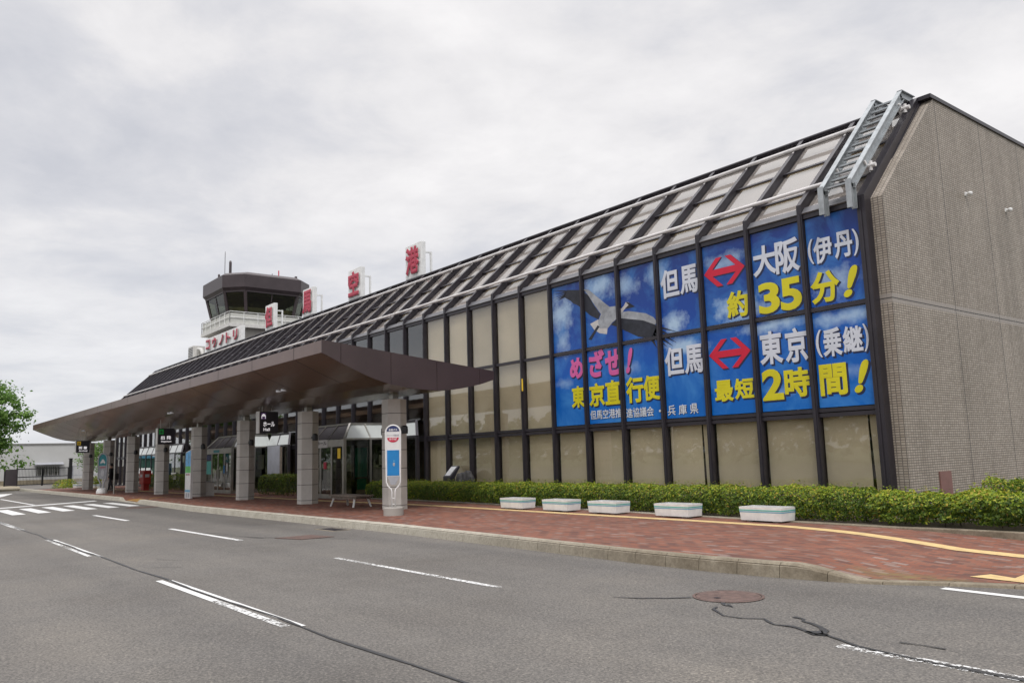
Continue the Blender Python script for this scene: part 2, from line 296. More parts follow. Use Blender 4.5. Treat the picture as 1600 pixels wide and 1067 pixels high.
MT = dict(
    asphalt=asphalt(), paving=paving(), tiles=tiles(), kerb=kerb_stone(), printed_sky=poster_sky(),
    paint=paint('road_paint', (0.72, 0.72, 0.71), 0.41), paint_worn=paint('worn_road_paint', (0.72, 0.72, 0.71), 0.50), paint_thin=paint('thin_road_paint', (0.70, 0.70, 0.69), 0.545), paint_good=paint('fresh_road_paint', (0.74, 0.74, 0.73), 0.2),
    yellow=M('yellow_tactile', (0.60, 0.43, 0.20), 0.8, var=.16, scale=6, bump=.4), orange=M('orange_tactile', (0.40, 0.22, 0.06), 0.8, var=.2, scale=5, bump=.4),
    tar=M('crack_sealant', (0.035, 0.035, 0.037), 0.5, scale=9, var=.3), rust=M('rusty_iron', (0.115, 0.072, 0.06), 0.7, scale=11, var=.35, bump=.6, bscale=35),
    soil=M('bed_soil', (0.075, 0.06, 0.042), 0.95, var=.5, scale=14, bump=.8), land=M('far_ground', (0.12, 0.13, 0.075), 0.95, var=.35, scale=.15),
    mullion=M('bronze_frame', (0.033, 0.029, 0.036), 0.36, metal=.25, var=.2, scale=2), purlin=M('roof_frame', (0.035, 0.028, 0.03), 0.45, metal=.2, var=.25, scale=2),
    flash=M('eave_flashing', (0.13, 0.13, 0.14), 0.42, metal=.3, var=.18, scale=4),
    pane=glass('tinted_glass', (0.94, 0.925, 0.88), 1.9), pane_roof=glass('roof_glass', (0.90, 0.88, 0.86), 1.05), pane_dark=glass('porch_glass', (0.62, 0.63, 0.56), 1.4), pane_tower=glass('cab_glass', (0.52, 0.54, 0.48), .65),
    blind=M('beige_blind', (0.56, 0.515, 0.425), 0.85, var=.06, scale=1.2, rnd=.13), blind_roof=M('pale_roof_blind', (0.385, 0.376, 0.378), 0.85, var=.07, scale=.9), blind_strip=M('olive_blind_hem', (0.16, 0.125, 0.07), 0.85, var=.1),
    inner=M('interior_wall', (0.085, 0.055, 0.04), 0.8, var=.45, scale=.6), inner_floor=M('interior_floor', (0.20, 0.19, 0.17), 0.4, var=.15, scale=1),
    canopy=M('brown_metal', (0.150, 0.098, 0.084), 0.32, metal=.15, var=.1, scale=1.4), soffit=M('brown_soffit', (0.135, 0.102, 0.079), 0.24, metal=.3, var=.2, scale=.7), gable=M('gable_metal', (0.064, 0.044, 0.044), 0.36, metal=.15, var=.12, scale=1.2), core=M('joint_shadow_gap', (0.02, 0.017, 0.016), 0.8),
    granite=M('column_stone', (0.54, 0.52, 0.485), 0.6, var=.12, scale=1.5, bump=.12, bscale=180), steel=M('stainless_steel', (0.42, 0.405, 0.37), 0.34, metal=.75, var=.15, scale=3), galv=M('galvanised_steel', (0.36, 0.385, 0.40), 0.5, metal=.4, var=.2, scale=6),
    white=M('white_paint', (0.76, 0.765, 0.755), 0.5, var=.10, scale=5), offwhite=M('weathered_white', (0.62, 0.61, 0.585), 0.6, var=.1, scale=4), white_lit=M('lit_letter', (0.85, 0.83, 0.85), 0.5, emit=.55, var=.02),
    pipe=M('white_pipe', (0.70, 0.68, 0.67), 0.4, var=.12, scale=3), black=M('black_metal', (0.012, 0.012, 0.014), 0.4, var=.2), charcoal=M('sign_black', (0.03, 0.028, 0.037), 0.45, var=.15),
    red=M('letter_red', (0.42, 0.035, 0.07), 0.45, var=.08, scale=4), arrow=M('arrow_red', (0.56, 0.004, 0.035), 0.4, var=.06), ink_white=M('ink_white', (0.60, 0.63, 0.70), 0.4, var=.06), ink_yellow=M('ink_yellow', (0.62, 0.56, 0.008), 0.4, var=.06),
    ink_pink=M('ink_pink', (0.60, 0.10, 0.32), 0.4, var=.06), ink_dark=M('ink_navy', (0.006, 0.014, 0.06), 0.4, var=.1), ink_white2=M('ink_small_white', (0.62, 0.66, 0.72), 0.4, var=.06),
    bird_dark=M('stork_black', (0.022, 0.025, 0.036), 0.7, var=.35, scale=5), bird_grey=M('stork_grey', (0.30, 0.315, 0.34), 0.4, var=.3, scale=4), bird_white=M('stork_white', (0.50, 0.48, 0.47), 0.4, var=.12, scale=4),
    tower=M('tower_cladding', (0.060, 0.046, 0.050), 0.42, metal=.2, var=.15, scale=1), concrete=M('tower_concrete', (0.36, 0.34, 0.31), 0.8, var=.12, scale=.8, bump=.2), rail=M('balcony_panel', (0.56, 0.56, 0.52), 0.55, var=.08), cab=M('cab_interior', (0.50, 0.44, 0.27), 0.8, var=.25, scale=.8),
    teal=M('teal_print', (0.02, 0.23, 0.27), 0.45, var=.08), stripe_green=M('stripe_green', (0.09, 0.47, 0.42), 0.5, var=.1, scale=8), stripe_blue=M('stripe_blue', (0.12, 0.38, 0.56), 0.5, var=.1, scale=8),
    blue=M('notice_blue', (0.012, 0.20, 0.50), 0.5, var=.12, scale=3), navy=M('navy_print', (0.02, 0.035, 0.13), 0.5), redprint=M('red_print', (0.52, 0.02, 0.06), 0.5), greyprint=M('grey_print', (0.36, 0.37, 0.40), 0.5, var=.15, scale=6), signwhite=M('sign_white', (0.72, 0.715, 0.71), 0.5, var=.06, scale=4),
    green=M('green_print', (0.02, 0.30, 0.06), 0.5, emit=.15), teal2=M('poster_teal', (0.015, 0.27, 0.21), 0.5, var=.1), yel=M('sign_yellow', (0.60, 0.40, 0.02), 0.5, emit=.2), paper=M('paper', (0.52, 0.53, 0.55), 0.7, var=.1, scale=7), paper_lilac=M('frosted_panel', (0.42, 0.44, 0.50), 0.5, var=.12, scale=2), frost=M('frosted_glass_panel', (0.50, 0.53, 0.52), 0.25, var=.05, scale=1),
    wood=M('weathered_wood', (0.20, 0.165, 0.135), 0.8, var=.35, scale=7, bump=.3), postred=M('postbox_red', (0.36, 0.022, 0.018), 0.4, var=.1), rock=M('dark_rock', (0.05, 0.048, 0.05), 0.8, var=.6, scale=6, bump=.8, bscale=12),
    bark=M('bark', (0.10, 0.08, 0.06), 0.9, var=.35, scale=8, bump=.8, bscale=20), suit=M('dark_suit', (0.014, 0.014, 0.018), 0.75, var=.25, scale=9), skin=M('skin', (0.42, 0.26, 0.19), 0.55, var=.06), hair=M('black_hair', (0.012, 0.01, 0.01), 0.5),
    hedge_old=leaf('hedge_leaf', [(0.0, (0.028, 0.062, 0.010)), (0.35, (0.065, 0.125, 0.014)), (0.7, (0.115, 0.19, 0.018)), (0.92, (0.18, 0.25, 0.026)), (1.0, (0.24, 0.17, 0.04))]),
    hedge_new=leaf('young_hedge_leaf', [(0.0, (0.13, 0.21, 0.016)), (0.4, (0.26, 0.36, 0.026)), (0.75, (0.40, 0.46, 0.038)), (0.92, (0.50, 0.43, 0.055)), (1.0, (0.48, 0.24, 0.06))]),
    tree_leaf=leaf('tree_leaf', [(0.0, (0.06, 0.125, 0.025)), (0.4, (0.11, 0.22, 0.04)), (0.8, (0.18, 0.32, 0.065)), (1.0, (0.26, 0.40, 0.11))], .45),
    unseen_leaf=leaf('unseen_wood_leaf', [(0.0, (0.02, 0.045, 0.012)), (1.0, (0.06, 0.10, 0.025))], .2),
    stem=M('hedge_stem', (0.07, 0.055, 0.04), 0.9, var=.3), building=M('pale_render', (0.50, 0.50, 0.49), 0.8, var=.06, scale=.4), dirt_band=M('stained_plinth', (0.27, 0.23, 0.16), 0.9, var=.2, scale=2), roof=M('roof_membrane', (0.23, 0.225, 0.22), 0.85, var=.1, scale=.5), brown=M('brown_plate', (0.20, 0.10, 0.085), 0.6, var=.1), lilac=M('icon_purple', (0.10, 0.05, 0.16), 0.5, emit=.2), lens=M('lamp_lens', (0.62, 0.62, 0.66), 0.1, emit=.1), carred=M('tail_lamp_red', (0.4, 0.01, 0.02), 0.2), dkgreen=M('green_shed_sheet', (0.05, 0.13, 0.11), 0.5, var=.2), printed=M('tourist_print_blue', (0.10, 0.36, 0.66), 0.45, var=.5, scale=4), printed_green=M('tourist_print_green', (0.08, 0.42, 0.09), 0.45, var=.5, scale=5),
)

# ------------------------------------------------------------------ mesh helpers
class MB:
    def __init__(s): s.v = []; s.f = []; s.m = []
    def add(s, vs, fs, mi=0):
        o = len(s.v); s.v += [tuple(v) for v in vs]
        for f in fs: s.f.append(tuple(i+o for i in f)); s.m.append(mi)
    def box(s, x0, x1, y0, y1, z0, z1, mi=0):
        s.add([(x0,y0,z0),(x1,y0,z0),(x1,y1,z0),(x0,y1,z0),(x0,y0,z1),(x1,y0,z1),(x1,y1,z1),(x0,y1,z1)],
              [(0,3,2,1),(4,5,6,7),(0,1,5,4),(1,2,6,5),(2,3,7,6),(3,0,4,7)], mi); return s
    def prism(s, poly, vec, mi=0):
        n = len(poly); v = Vector(vec)
        a = [Vector(p) for p in poly]; b = [p+v for p in a]
        s.add(a+b, [tuple(range(n-1,-1,-1)), tuple(range(n,2*n))]+[(i,(i+1)%n,n+(i+1)%n,n+i) for i in range(n)], mi); return s
    def bar(s, p, q, w, h=None, up=(0,0,1), mi=0):
        h = h or w; p = Vector(p); q = Vector(q); d = (q-p).normalized(); u = Vector(up)
        if abs(d.dot(u)) > .98: u = Vector((0,1,0))
        sd = d.cross(u).normalized(); u = sd.cross(d)
        pts = []
        for e in (p, q):
            for a, b in ((-1,-1),(1,-1),(1,1),(-1,1)): pts.append(e+sd*a*w/2+u*b*h/2)
        s.add(pts, [(0,3,2,1),(4,5,6,7),(0,1,5,4),(1,2,6,5),(2,3,7,6),(3,0,4,7)], mi); return s
    def tube(s, pts, r, n=8, mi=0, cap=True):
        pts = [Vector(p) for p in pts]; k = len(pts)
        rr = r if isinstance(r, (list, tuple)) else [r]*k
        base = len(s.v); prev = None
        for i, p in enumerate(pts):
            d = ((pts[min(i+1,k-1)]-p).normalized() + (p-pts[max(i-1,0)]).normalized()).normalized()
            u = prev if prev is not None else (Vector((0,0,1)) if abs(d.z) < .9 else Vector((1,0,0)))
            sd = d.cross(u).normalized(); u = sd.cross(d).normalized(); prev = u
            for j in range(n):
                a = 2*math.pi*j/n; s.v.append(tuple(p+(sd*math.cos(a)+u*math.sin(a))*rr[i]))
        for i in range(k-1):
            for j in range(n):
                s.f.append((base+i*n+j, base+i*n+(j+1)%n, base+(i+1)*n+(j+1)%n, base+(i+1)*n+j)); s.m.append(mi)
        if cap:
            s.f.append(tuple(base+j for j in range(n-1,-1,-1))); s.m.append(mi)
            s.f.append(tuple(base+(k-1)*n+j for j in range(n))); s.m.append(mi)
        return s
    def lathe(s, c, prof, n=20, mi=0):
        base = len(s.v); c = Vector(c); k = len(prof)
        for r, z in prof:
            for j in range(n):
                a = 2*math.pi*j/n; s.v.append((c.x+r*math.cos(a), c.y+r*math.sin(a), c.z+z))
        for i in range(k-1):
            for j in range(n):
                s.f.append((base+i*n+j, base+i*n+(j+1)%n, base+(i+1)*n+(j+1)%n, base+(i+1)*n+j)); s.m.append(mi)
        s.f.append(tuple(base+j for j in range(n-1,-1,-1))); s.m.append(mi)
        s.f.append(tuple(base+(k-1)*n+j for j in range(n))); s.m.append(mi)
        return s
    def quad(s, a, b, c, d, mi=0): s.add([a,b,c,d], [(0,1,2,3)], mi); return s
    def build(s, name, mats, parent=None, smooth=False, bevel=0.0):
        if not isinstance(mats, (list, tuple)): mats = [mats]
        off = world_loc(parent) if parent else (Vector(s.v[0])*0)
        me = bpy.data.meshes.new(name)
        me.from_pydata([tuple(Vector(v)-off) for v in s.v], [], s.f)
        for m in mats: me.materials.append(m)
        if len(mats) > 1: me.polygons.foreach_set('material_index', s.m)
        if smooth: me.polygons.foreach_set('use_smooth', [True]*len(me.polygons))
        me.update()
        bm = bmesh.new(); bm.from_mesh(me)
        if bevel:
            bmesh.ops.remove_doubles(bm, verts=bm.verts, dist=1e-5)
            es = [e for e in bm.edges if len(e.link_faces) == 2 and e.calc_face_angle(0) > 0.5]
            bmesh.ops.bevel(bm, geom=es, offset=bevel, segments=2, affect='EDGES', profile=0.6)
        bmesh.ops.recalc_face_normals(bm, faces=bm.faces)
        bm.to_mesh(me); bm.free()
        return link(name, me, parent)
WL = {}
def world_loc(o): return WL.get(o.name, Vector((0,0,0)))
def link(name, me, parent=None):
    o = bpy.data.objects.new(name, me); COL.objects.link(o)
    if parent: o.parent = parent; WL[o.name] = world_loc(parent)
    else: WL[o.name] = Vector((0,0,0))
    return o
def thing(name, label, cat, loc, group=None):
    o = bpy.data.objects.new(name, None); COL.objects.link(o); o.location = loc; o.empty_display_size = .3
    WL[o.name] = Vector(loc); o['label'] = label; o['category'] = cat
    if group: o['group'] = group
    return o
def tag(o, label, cat, group=None):
    o['label'] = label; o['category'] = cat
    if group: o['group'] = group
    return o
def struct(o, kind='structure'): o['kind'] = kind; return o
def copy_thing(root, loc, label=None, rotz=None):
    def rec(o, par):
        c = o.copy(); COL.objects.link(c); WL[c.name] = WL.get(o.name, Vector((0,0,0)))
        if par: c.parent = par
        for ch in [k for k in bpy.data.objects if k.parent == o]: rec(ch, c)
        return c
    c = rec(root, None); c.location = loc; WL[c.name] = Vector(loc)
    if rotz is not None: c.rotation_euler.z = rotz
    if label: c['label'] = label
    return c

_txt = {}
def text_mesh(body, bold):
    k = (body, bold)
    if k in _txt: return _txt[k]
    c = bpy.data.curves.new('lettering', 'FONT'); c.body = body; c.bevel_depth = bold; c.bevel_resolution = 0; c.resolution_u = 4
    o = bpy.data.objects.new('lettering', c); COL.objects.link(o); bpy.context.view_layer.update()
    m = bpy.data.meshes.new_from_object(o.evaluated_get(bpy.context.evaluated_depsgraph_get()))
    bpy.data.objects.remove(o); bpy.data.curves.remove(c)
    v = np.array([tuple(p.co) for p in m.vertices]); f = [tuple(p.vertices) for p in m.polygons]
    bpy.data.meshes.remove(m)
    lo, hi = v.min(0), v.max(0); sp = np.maximum(hi-lo, 1e-6)
    v = (v-lo)/sp
    _txt[k] = (v, f); return _txt[k]
def text(body, O, U, V, w, h, mat, parent, bold=.02, depth=.003, shear=0.0, name='lettering'):
    """lettering filling a w x h box whose lower left corner is O, U to the right, V up; its front is on the side U x V"""
    v, f = text_mesh(body, bold)
    O = Vector(O); U = Vector(U); V = Vector(V); Nn = U.cross(V)
    mb = MB()
    mb.add([O+U*(float(p[0])*w+shear*float(p[1])*h)+V*float(p[1])*h+Nn*float(p[2])*depth for p in v], f)
    return mb.build(name, mat, parent)

# ------------------------------------------------------------------ ground
def sm(t): t = min(1, max(0, t)); return t*t*(3-2*t)
def kerb_y(x):
    P = [(-70,-6.8),(-44,-6.8),(-35,-6.85),(-30,-7.05),(-22,-7.4),(-8,-7.32),(-3,-7.5),(0,-7.62),(1.3,-7.62),(2.25,-7.52),(3.0,-7.38),(3.5,-7.25),(4.18,-6.82),(4.9,-6.5),(6.5,-6.1),(14,-5.6)]
    for (a, b), (c, d) in zip(P, P[1:]):
        if x <= c: return b+(d-b)*(x-a)/(c-a)
    return P[-1][1]
def dip(x): return sm((x+35.5)/.7)*(1-sm((x+31.6)/.6))
def kerb_z(x):
    z = .19-.155*sm((x-2.55)/.95)
    return z-.155*dip(x)
def walk_z(x, y):
    k = sm((y+7.2)/4.6)
    a = 2.2-1.2*k; b = 3.6+1.6*k
    z = .172-.135*sm((x-a)/(b-a))
    return z-.135*dip(x)*(1-sm((y+6.6)/1.2))
g = MB(); g.quad((-900,-900,-.06),(900,-900,-.06),(900,900,-.06),(-900,900,-.06))
struct(g.build('ground', MT['land']))
g = MB(); g.quad((-160,-58,0),(70,-58,0),(70,14,0),(-160,14,0))
road = struct(g.build('road', MT['asphalt']))
g = MB()
xs = sorted(set([round(-63+i*.75,3) for i in range(84)]+[round(-36+i*.15,3) for i in range(36)]+[round(0+i*.2,3) for i in range(60)]))
ny = 22
for x in xs:
    y0 = kerb_y(x)+.19
    for j in range(ny+1):
        y = y0+(0.0-y0)*j/ny
        g.v.append((x, y, walk_z(x, y)))
for i in range(len(xs)-1):
    for j in range(ny):
        a = i*(ny+1)+j; g.f.append((a, a+ny+1, a+ny+2, a+1)); g.m.append(0)
walk = struct(g.build('sidewalk', MT['paving'], smooth=True))
# kerb in blocks
g = MB()
def kerb_block(a, b):
    n = max(1, int((b-a)/.15)); pr = []
    for i in range(n+1):
        x = a+(b-a)*i/n; y = kerb_y(x); z = kerb_z(x); t = min(.05, z*.25)
        pr.append([(x,y,-.02),(x,y+.02,z-t),(x,y+.02+t,z),(x,y+.2,z),(x,y+.2,-.02)])
    o = len(g.v)
    for p in pr: g.v += p
    for i in range(n):
        for j in range(5):
            g.f.append((o+i*5+j, o+(i+1)*5+j, o+(i+1)*5+(j+1)%5, o+i*5+(j+1)%5)); g.m.append(0)
    g.f.append(tuple(o+j for j in range(5))); g.f.append(tuple(o+n*5+j for j in range(4,-1,-1))); g.m += [0,0]
x = -69.0
while x < 12:
    kerb_block(x+.005, x+.595); x += .6
struct(g.build('kerb', MT['kerb']))
g = MB()
for i in range(400):
    a = -69+i*.2; b = a+.2
    if b > 11.8: break
    g.quad((a,kerb_y(a)+.03,kerb_z(a)-.03),(b,kerb_y(b)+.03,kerb_z(b)-.03),(b,kerb_y(b)+.19,kerb_z(b)-.012),(a,kerb_y(a)+.19,kerb_z(a)-.012))
    g.quad((a,kerb_y(a)+.03,0),(b,kerb_y(b)+.03,0),(b,kerb_y(b)+.03,kerb_z(b)-.03),(a,kerb_y(a)+.03,kerb_z(a)-.03))
struct(g.build('kerb_joint', MT['soil']))
# tactile paving
def ribbon(pts, w, zf, mat, name, parent, sub=8):
    g = MB(); P = []
    for (a, b), (c, d) in zip(pts, pts[1:]):
        n = max(1, int(math.hypot(c-a, d-b)*sub/4))
        for i in range(n): P.append((a+(c-a)*i/n, b+(d-b)*i/n))
    P.append(pts[-1])
    for i, (x, y) in enumerate(P):
        a = P[max(0,i-1)]; b = P[min(len(P)-1,i+1)]; d = Vector((b[0]-a[0], b[1]-a[1], 0)).normalized(); n = Vector((-d.y, d.x, 0))
        ww = w(i/(len(P)-1)) if callable(w) else w
        for s in (-1, 1):
            q = (x+n.x*s*ww/2, y+n.y*s*ww/2); g.v.append((q[0], q[1], zf(*q)))
    for i in range(len(P)-1): g.f.append((2*i,2*i+1,2*i+3,2*i+2)); g.m.append(0)
    return g.build(name, mat, parent)
wz = lambda x, y: walk_z(x, y)+.006
ribbon([(-60,-3.3),(-30,-3.3),(-20,-3.05),(-14,-2.68),(-9,-2.78),(-6,-2.86),(-2.5,-2.9),(-.3,-3.02),(.8,-3.3),(2.07,-3.77),(3.2,-4.1),(4.0,-4.05),(11,-3.9)], .3, wz, MT['yellow'], 'tactile_strip', walk)
g = MB()
for P in ([(4.19,-6.21),(4.86,-6.30),(4.78,-6.02),(4.62,-6.02),(4.3,-5.88)], [(4.62,-6.02),(4.78,-6.02),(4.86,-6.30),(5.6,-6.0),(5.2,-5.2),(4.58,-5.5)]):
    g.add([(a,b,walk_z(a,b)+.008) for a,b in P], [tuple(range(len(P)))])
g.build('tactile_strip', MT['yellow'], walk)
ribbon([(-34.9,-6.3),(-31.4,-6.45)], .55, wz, MT['orange'], 'tactile_strip', walk, 24)
ribbon([(-33.2,-6.0),(-33.2,-3.5)], .3, wz, MT['orange'], 'tactile_strip', walk, 24)
# road markings
rz = lambda x, y: .005
def line(a, b, w, mat='paint', name='lane_line'): return ribbon([a, b], w, rz, MT[mat], name, road, 1)
line((-23.5,-13.27),(-17.9,-13.25),.16,'paint_worn'); line((-33.5,-13.27),(-28.3,-13.27),.16,'paint_worn')
line((-13.45,-13.185),(-8.30,-13.215),.06,'paint'); line((-13.6,-13.315),(-8.6,-13.36),.085,'paint_thin')
line((-3.95,-13.205),(.66,-13.20),.055,'paint'); line((-4.05,-13.335),(-1.6,-13.34),.10,'paint'); line((-1.6,-13.34),(.55,-13.345),.10,'paint_thin')
line((4.9,-13.3),(9.5,-13.3),.16,'paint_worn')
line((-23.45,-10.33),(-19.0,-10.27),.15,'paint_good'); line((-14.2,-10.34),(-9.15,-10.28),.13); line((-4.45,-10.34),(.25,-10.38),.10,'paint_worn'); line((4.84,-10.32),(9.9,-10.42),.15,'paint_worn')
t = thing('gully_grate', 'small concrete-framed drain grate by the kerb opposite the bench', 'drain grate', (-9.9,-7.75,0))
MB().box(-10.4,-9.4,-8.0,-7.5,.0,.007).build('frame', MT['kerb'], t)
g = MB()
for k in range(9): g.box(-10.3+.1*k,-10.245+.1*k,-7.93,-7.57,.007,.011)
g.build('grate', MT['charcoal'], t)
line((-48,-10.42),(-36.1,-10.38),.15,'paint_good')
line((4.22,-7.0),(9.5,-7.35),.13,'paint_good')
for k in range(8):
    y = -7.64-.9*k; x0 = -34.0+.40*(-7.64-y)
    g = MB(); s_ = .20
    g.add([(x0-.1,y+.23,.005),(x0+.02,y-.23,.005),(x0+5.05,y-.23,.005),(x0+4.93,y+.23,.005)], [(0,1,2,3)])
    g.build('crossing_stripe', MT['paint_good'], road)
g = MB(); g.add([(-37.9,-7.45,.0055),(-36.9,-7.5,.0055),(-31.0,-16.5,.0055),(-31.6,-16.5,.0055)], [(0,1,2,3)])
g.build('stop_line', MT['paint_good'], road)
g = MB(); g.add([(-60.4,-8.3,.005),(-54,-9.6,.005),(-50,-10.6,.005),(-54,-10.2,.005),(-60,-9.3,.005)], [(0,1,2,3,4)])
g.build('road_arrow', MT['paint_good'], road)
def crack(pts, w):
    ribbon(pts, lambda t: w*(.5+.95*random.random()), lambda x, y: .008, MT['tar'], 'crack_seal', road, 12)
crack([(-30,-13.2)]+[(-28+i*1.4, -13.235+.03*math.sin(i*2.3)) for i in range(28)], .035)
crack([(1.82,-9.93),(2.11,-9.78),(2.22,-9.66),(2.32,-9.59),(2.5,-9.36)], .03)
crack([(2.42,-8.78),(2.55,-8.68),(2.68,-8.64)], .03)
crack([(2.9,-9.32),(3.04,-9.48),(3.18,-9.52),(3.05,-9.42)], .055)
crack([(3.06,-9.62),(3.1,-9.74),(3.27,-9.86),(3.39,-9.95),(3.6,-9.93),(3.77,-9.81),(3.88,-9.9),(3.99,-9.97),(4.15,-9.93),(4.25,-9.96),(4.45,-10.07),(4.56,-10.04),(4.78,-10.14),(4.97,-10.24),(5.6,-10.34),(6.6,-10.4)], .045)
crack([(3.92,-9.54),(4.05,-9.57),(4.1,-9.66),(4.22,-9.70),(4.36,-9.79),(4.47,-9.9),(4.52,-10.0),(4.49,-10.1)], .06)
crack([(4.40,-9.98),(4.50,-10.06),(4.58,-10.03)], .12)
crack([(5.14,-9.88),(5.31,-9.85),(5.51,-9.86)], .03)
crack([(-9.6,-9.9),(-8.9,-9.4),(-8.3,-9.2),(-7.4,-8.6)], .03); crack([(-11.2,-10.2),(-10.2,-9.95),(-9.2,-9.75)], .025); crack([(-12.2,-10.25),(-11,-9.9)], .025)
crack([(-6.9,-12.6),(-6.3,-12.2)], .02); crack([(-5.9,-13.1),(-5.4,-12.6)], .02)
def manhole(loc, r, label):
    t = thing('manhole_cover', label, 'manhole cover', loc, 'manhole covers in the road')
    MB().lathe(loc, [(r*.9,.0),(r*.9,.010),(r*.86,.012)], 36).build('lid', MT['rust'], t)
    g = MB(); n = 36
    for j in range(n):
        a = 2*math.pi*j/n; b = 2*math.pi*(j+1)/n
        P = lambda q, ang, z: (loc[0]+q*math.cos(ang), loc[1]+q*math.sin(ang), z)
        g.quad(P(r*.92,a,.011), P(r,a,.009), P(r,b,.009), P(r*.92,b,.011))
    g.build('rim', MT['rust'], t)
    g = MB(); g.box(loc[0]-.03, loc[0]+.03, loc[1]-.22, loc[1]-.17, .012, .016); g.build('key_slot', MT['black'], t)
manhole((2.76,-9.03,0), .40, 'round rusty manhole cover with sealed cracks, nearest in the road')
t = thing('manhole_cover', 'rusty patch of iron cover in the road opposite the bench', 'manhole cover', (-8.55,-9.1,0), 'manhole covers in the road')
MB().prism([(-8.95,-9.6,.004),(-8.1,-9.35,.004),(-8.05,-8.6,.004),(-8.95,-8.75,.004)], (0,0,.008)).build('lid', MT['rust'], t)
t = thing('manhole_cover', 'small worn iron cover in the road beside the zebra crossing', 'manhole cover', (-27.4,-7.75,0), 'manhole covers in the road')
MB().lathe((-27.4,-7.75,0), [(.62,0),(.62,.008),(.5,.011)], 24).build('lid', MT['rust'], t)

# ------------------------------------------------------------------ terminal building
S = 1.5; NB = 45
ZE, Z1, Z2, Z3 = 7.056, 4.757, 2.457, .16
RY, RZ = 3.16, 10.05           # ridge
K = (RZ-ZE)/RY
SL = Vector((0, RY, RZ-ZE)).normalized(); NN = Vector((0, -SL.z, SL.y))
XL = -S*NB
bld = thing('terminal_building', 'long low airport terminal with sloping dark-ribbed glass front and beige tiled end wall', 'building', (0,0,0))
def slope_pt(x, y, off=0.0):
    p = Vector((x, y, ZE+K*y))+NN*off; return p
def mull_mesh():
    g = MB()
    # wall leg
    g.box(0, .12, 0, .16, Z3-.1, ZE-.02)
    a = [Vector((0,0,ZE-.02)), Vector((0,.16,ZE-.02)), Vector((0,RY,RZ))-NN*.06, Vector((0,RY-.12,RZ-.12*K))+NN*.15, Vector((0,0,ZE+.215))]
    g.prism(a, (.12,0,0))
    # fillet strip proud of the rib
    g.box(.03, .09, -.018, 0, Z3-.1, ZE)
    return g
m0 = None
for i in range(1, NB+1):
    if m0 is None:
        m0 = mull_mesh().build('mullion', [MT['mullion']], bld); o = m0
    else:
        o = m0.copy(); COL.objects.link(o); WL[o.name] = WL[m0.name]
    o.location = (-i*S, 0, 0)
def hbar(name, y0, y1, z0, z1, mat, x0=XL, x1=-.03):
    return MB().box(x0, x1, y0, y1, z0, z1).build(name, mat, bld)
hbar('transom', .045, .15, ZE-.13, ZE-.025, MT['mullion'])
hbar('transom', .05, .15, Z1-.045, Z1+.045, MT['mullion'])
hbar('transom', .05, .15, Z2-.04, Z2+.045, MT['mullion'])
hbar('transom', .06, .15, Z2-.15, Z2-.06, MT['mullion'])
hbar('sill', .03, .2, Z3-.2, Z3+.06, MT['mullion'])
MB().prism([(XL,.0,ZE+.0),(XL,.02,ZE-.022),(XL,.2,ZE+.13),(XL,.16,ZE+.17)], (-XL-.03,0,0)).build('eave_flashing', MT['flash'], bld)
for y in (.71, 1.83):
    p = [slope_pt(XL,y-.03,.0), slope_pt(XL,y+.03,.0), slope_pt(XL,y+.03,.035), slope_pt(XL,y-.03,.035)]
    MB().prism(p, (-XL-.03,0,0)).build('purlin', MT['mullion'], bld)
p = [slope_pt(XL,RY-.16,-.02), slope_pt(XL,RY-.16,.12), Vector((XL,RY+.02,RZ+.11)), Vector((XL,RY+.5,RZ+.11)), Vector((XL,RY+.5,RZ-.04)), Vector((XL,RY,RZ-.04))]
MB().prism(p, (-XL-.03,0,0)).build('ridge_cap', MT['mullion'], bld)
# end frame (the wide dark post next to the tiles)
g = MB(); g.box(-.03, .16, -.0, .3, Z3-.1, ZE-.01)
g.prism([Vector((-.03,0,ZE-.01)), Vector((-.03,.3,ZE-.01)), Vector((-.03,RY,RZ))-NN*.06, Vector((-.03,RY,RZ))+NN*.12, Vector((-.03,0,ZE+.05))], (.19,0,0))
g.box(.03,.07,-.02,0,Z3,ZE)
g.build('end_frame', MT['mullion'], bld)
# end wall
def endwall(x0, x1, name, fy):
    P = [(x0,fy,-.1),(x0,fy,ZE),(x0,fy+RY-.16,RZ-.0),(x0,24,RZ),(x0,24,-.1)]
    return MB().prism(P, (x1-x0,0,0)).build(name, MT['tiles'], bld)
endwall(.16, .43, 'end_wall', .27)
endwall(XL-.43, XL-.005, 'end_wall', .2)
g = MB(); g.box(XL-.5, .47, 3.1, 24.05, RZ+.003, RZ+.10)
g.build('roof_edge', MT['mullion'], bld)
MB().prism([Vector((.165,.30,ZE+.085))-NN*.08, Vector((.165,RY+.24,RZ+.02))-NN*.02, Vector((.165,RY+.24,RZ+.10)), Vector((.165,RY+.1,RZ+.09))], (.02,0,0)).build('coping', MT['mullion'], bld)
MB().box(XL, .15, RY+.5, 24, RZ-.3, RZ-.005).build('roof', MT['roof'], bld)
MB().box(XL, .15, 23.7, 24, 0, RZ-.3).build('rear_wall', MT['building'], bld)
MB().box(XL, .1, .22, 23.6, 0.0, .17).build('floor', MT['inner_floor'], bld)
MB().box(XL, .1, 9, 9.2, .17, RZ-.4).build('inner_wall', MT['inner'], bld)
MB().box(XL, -18.05, 1.2, 8.9, 3.75, 3.95).build('inner_floor_slab', MT['inner'], bld)
MB().box(-18.15, -18.0, .3, 9, .17, ZE).build('partition', MT['inner'], bld)
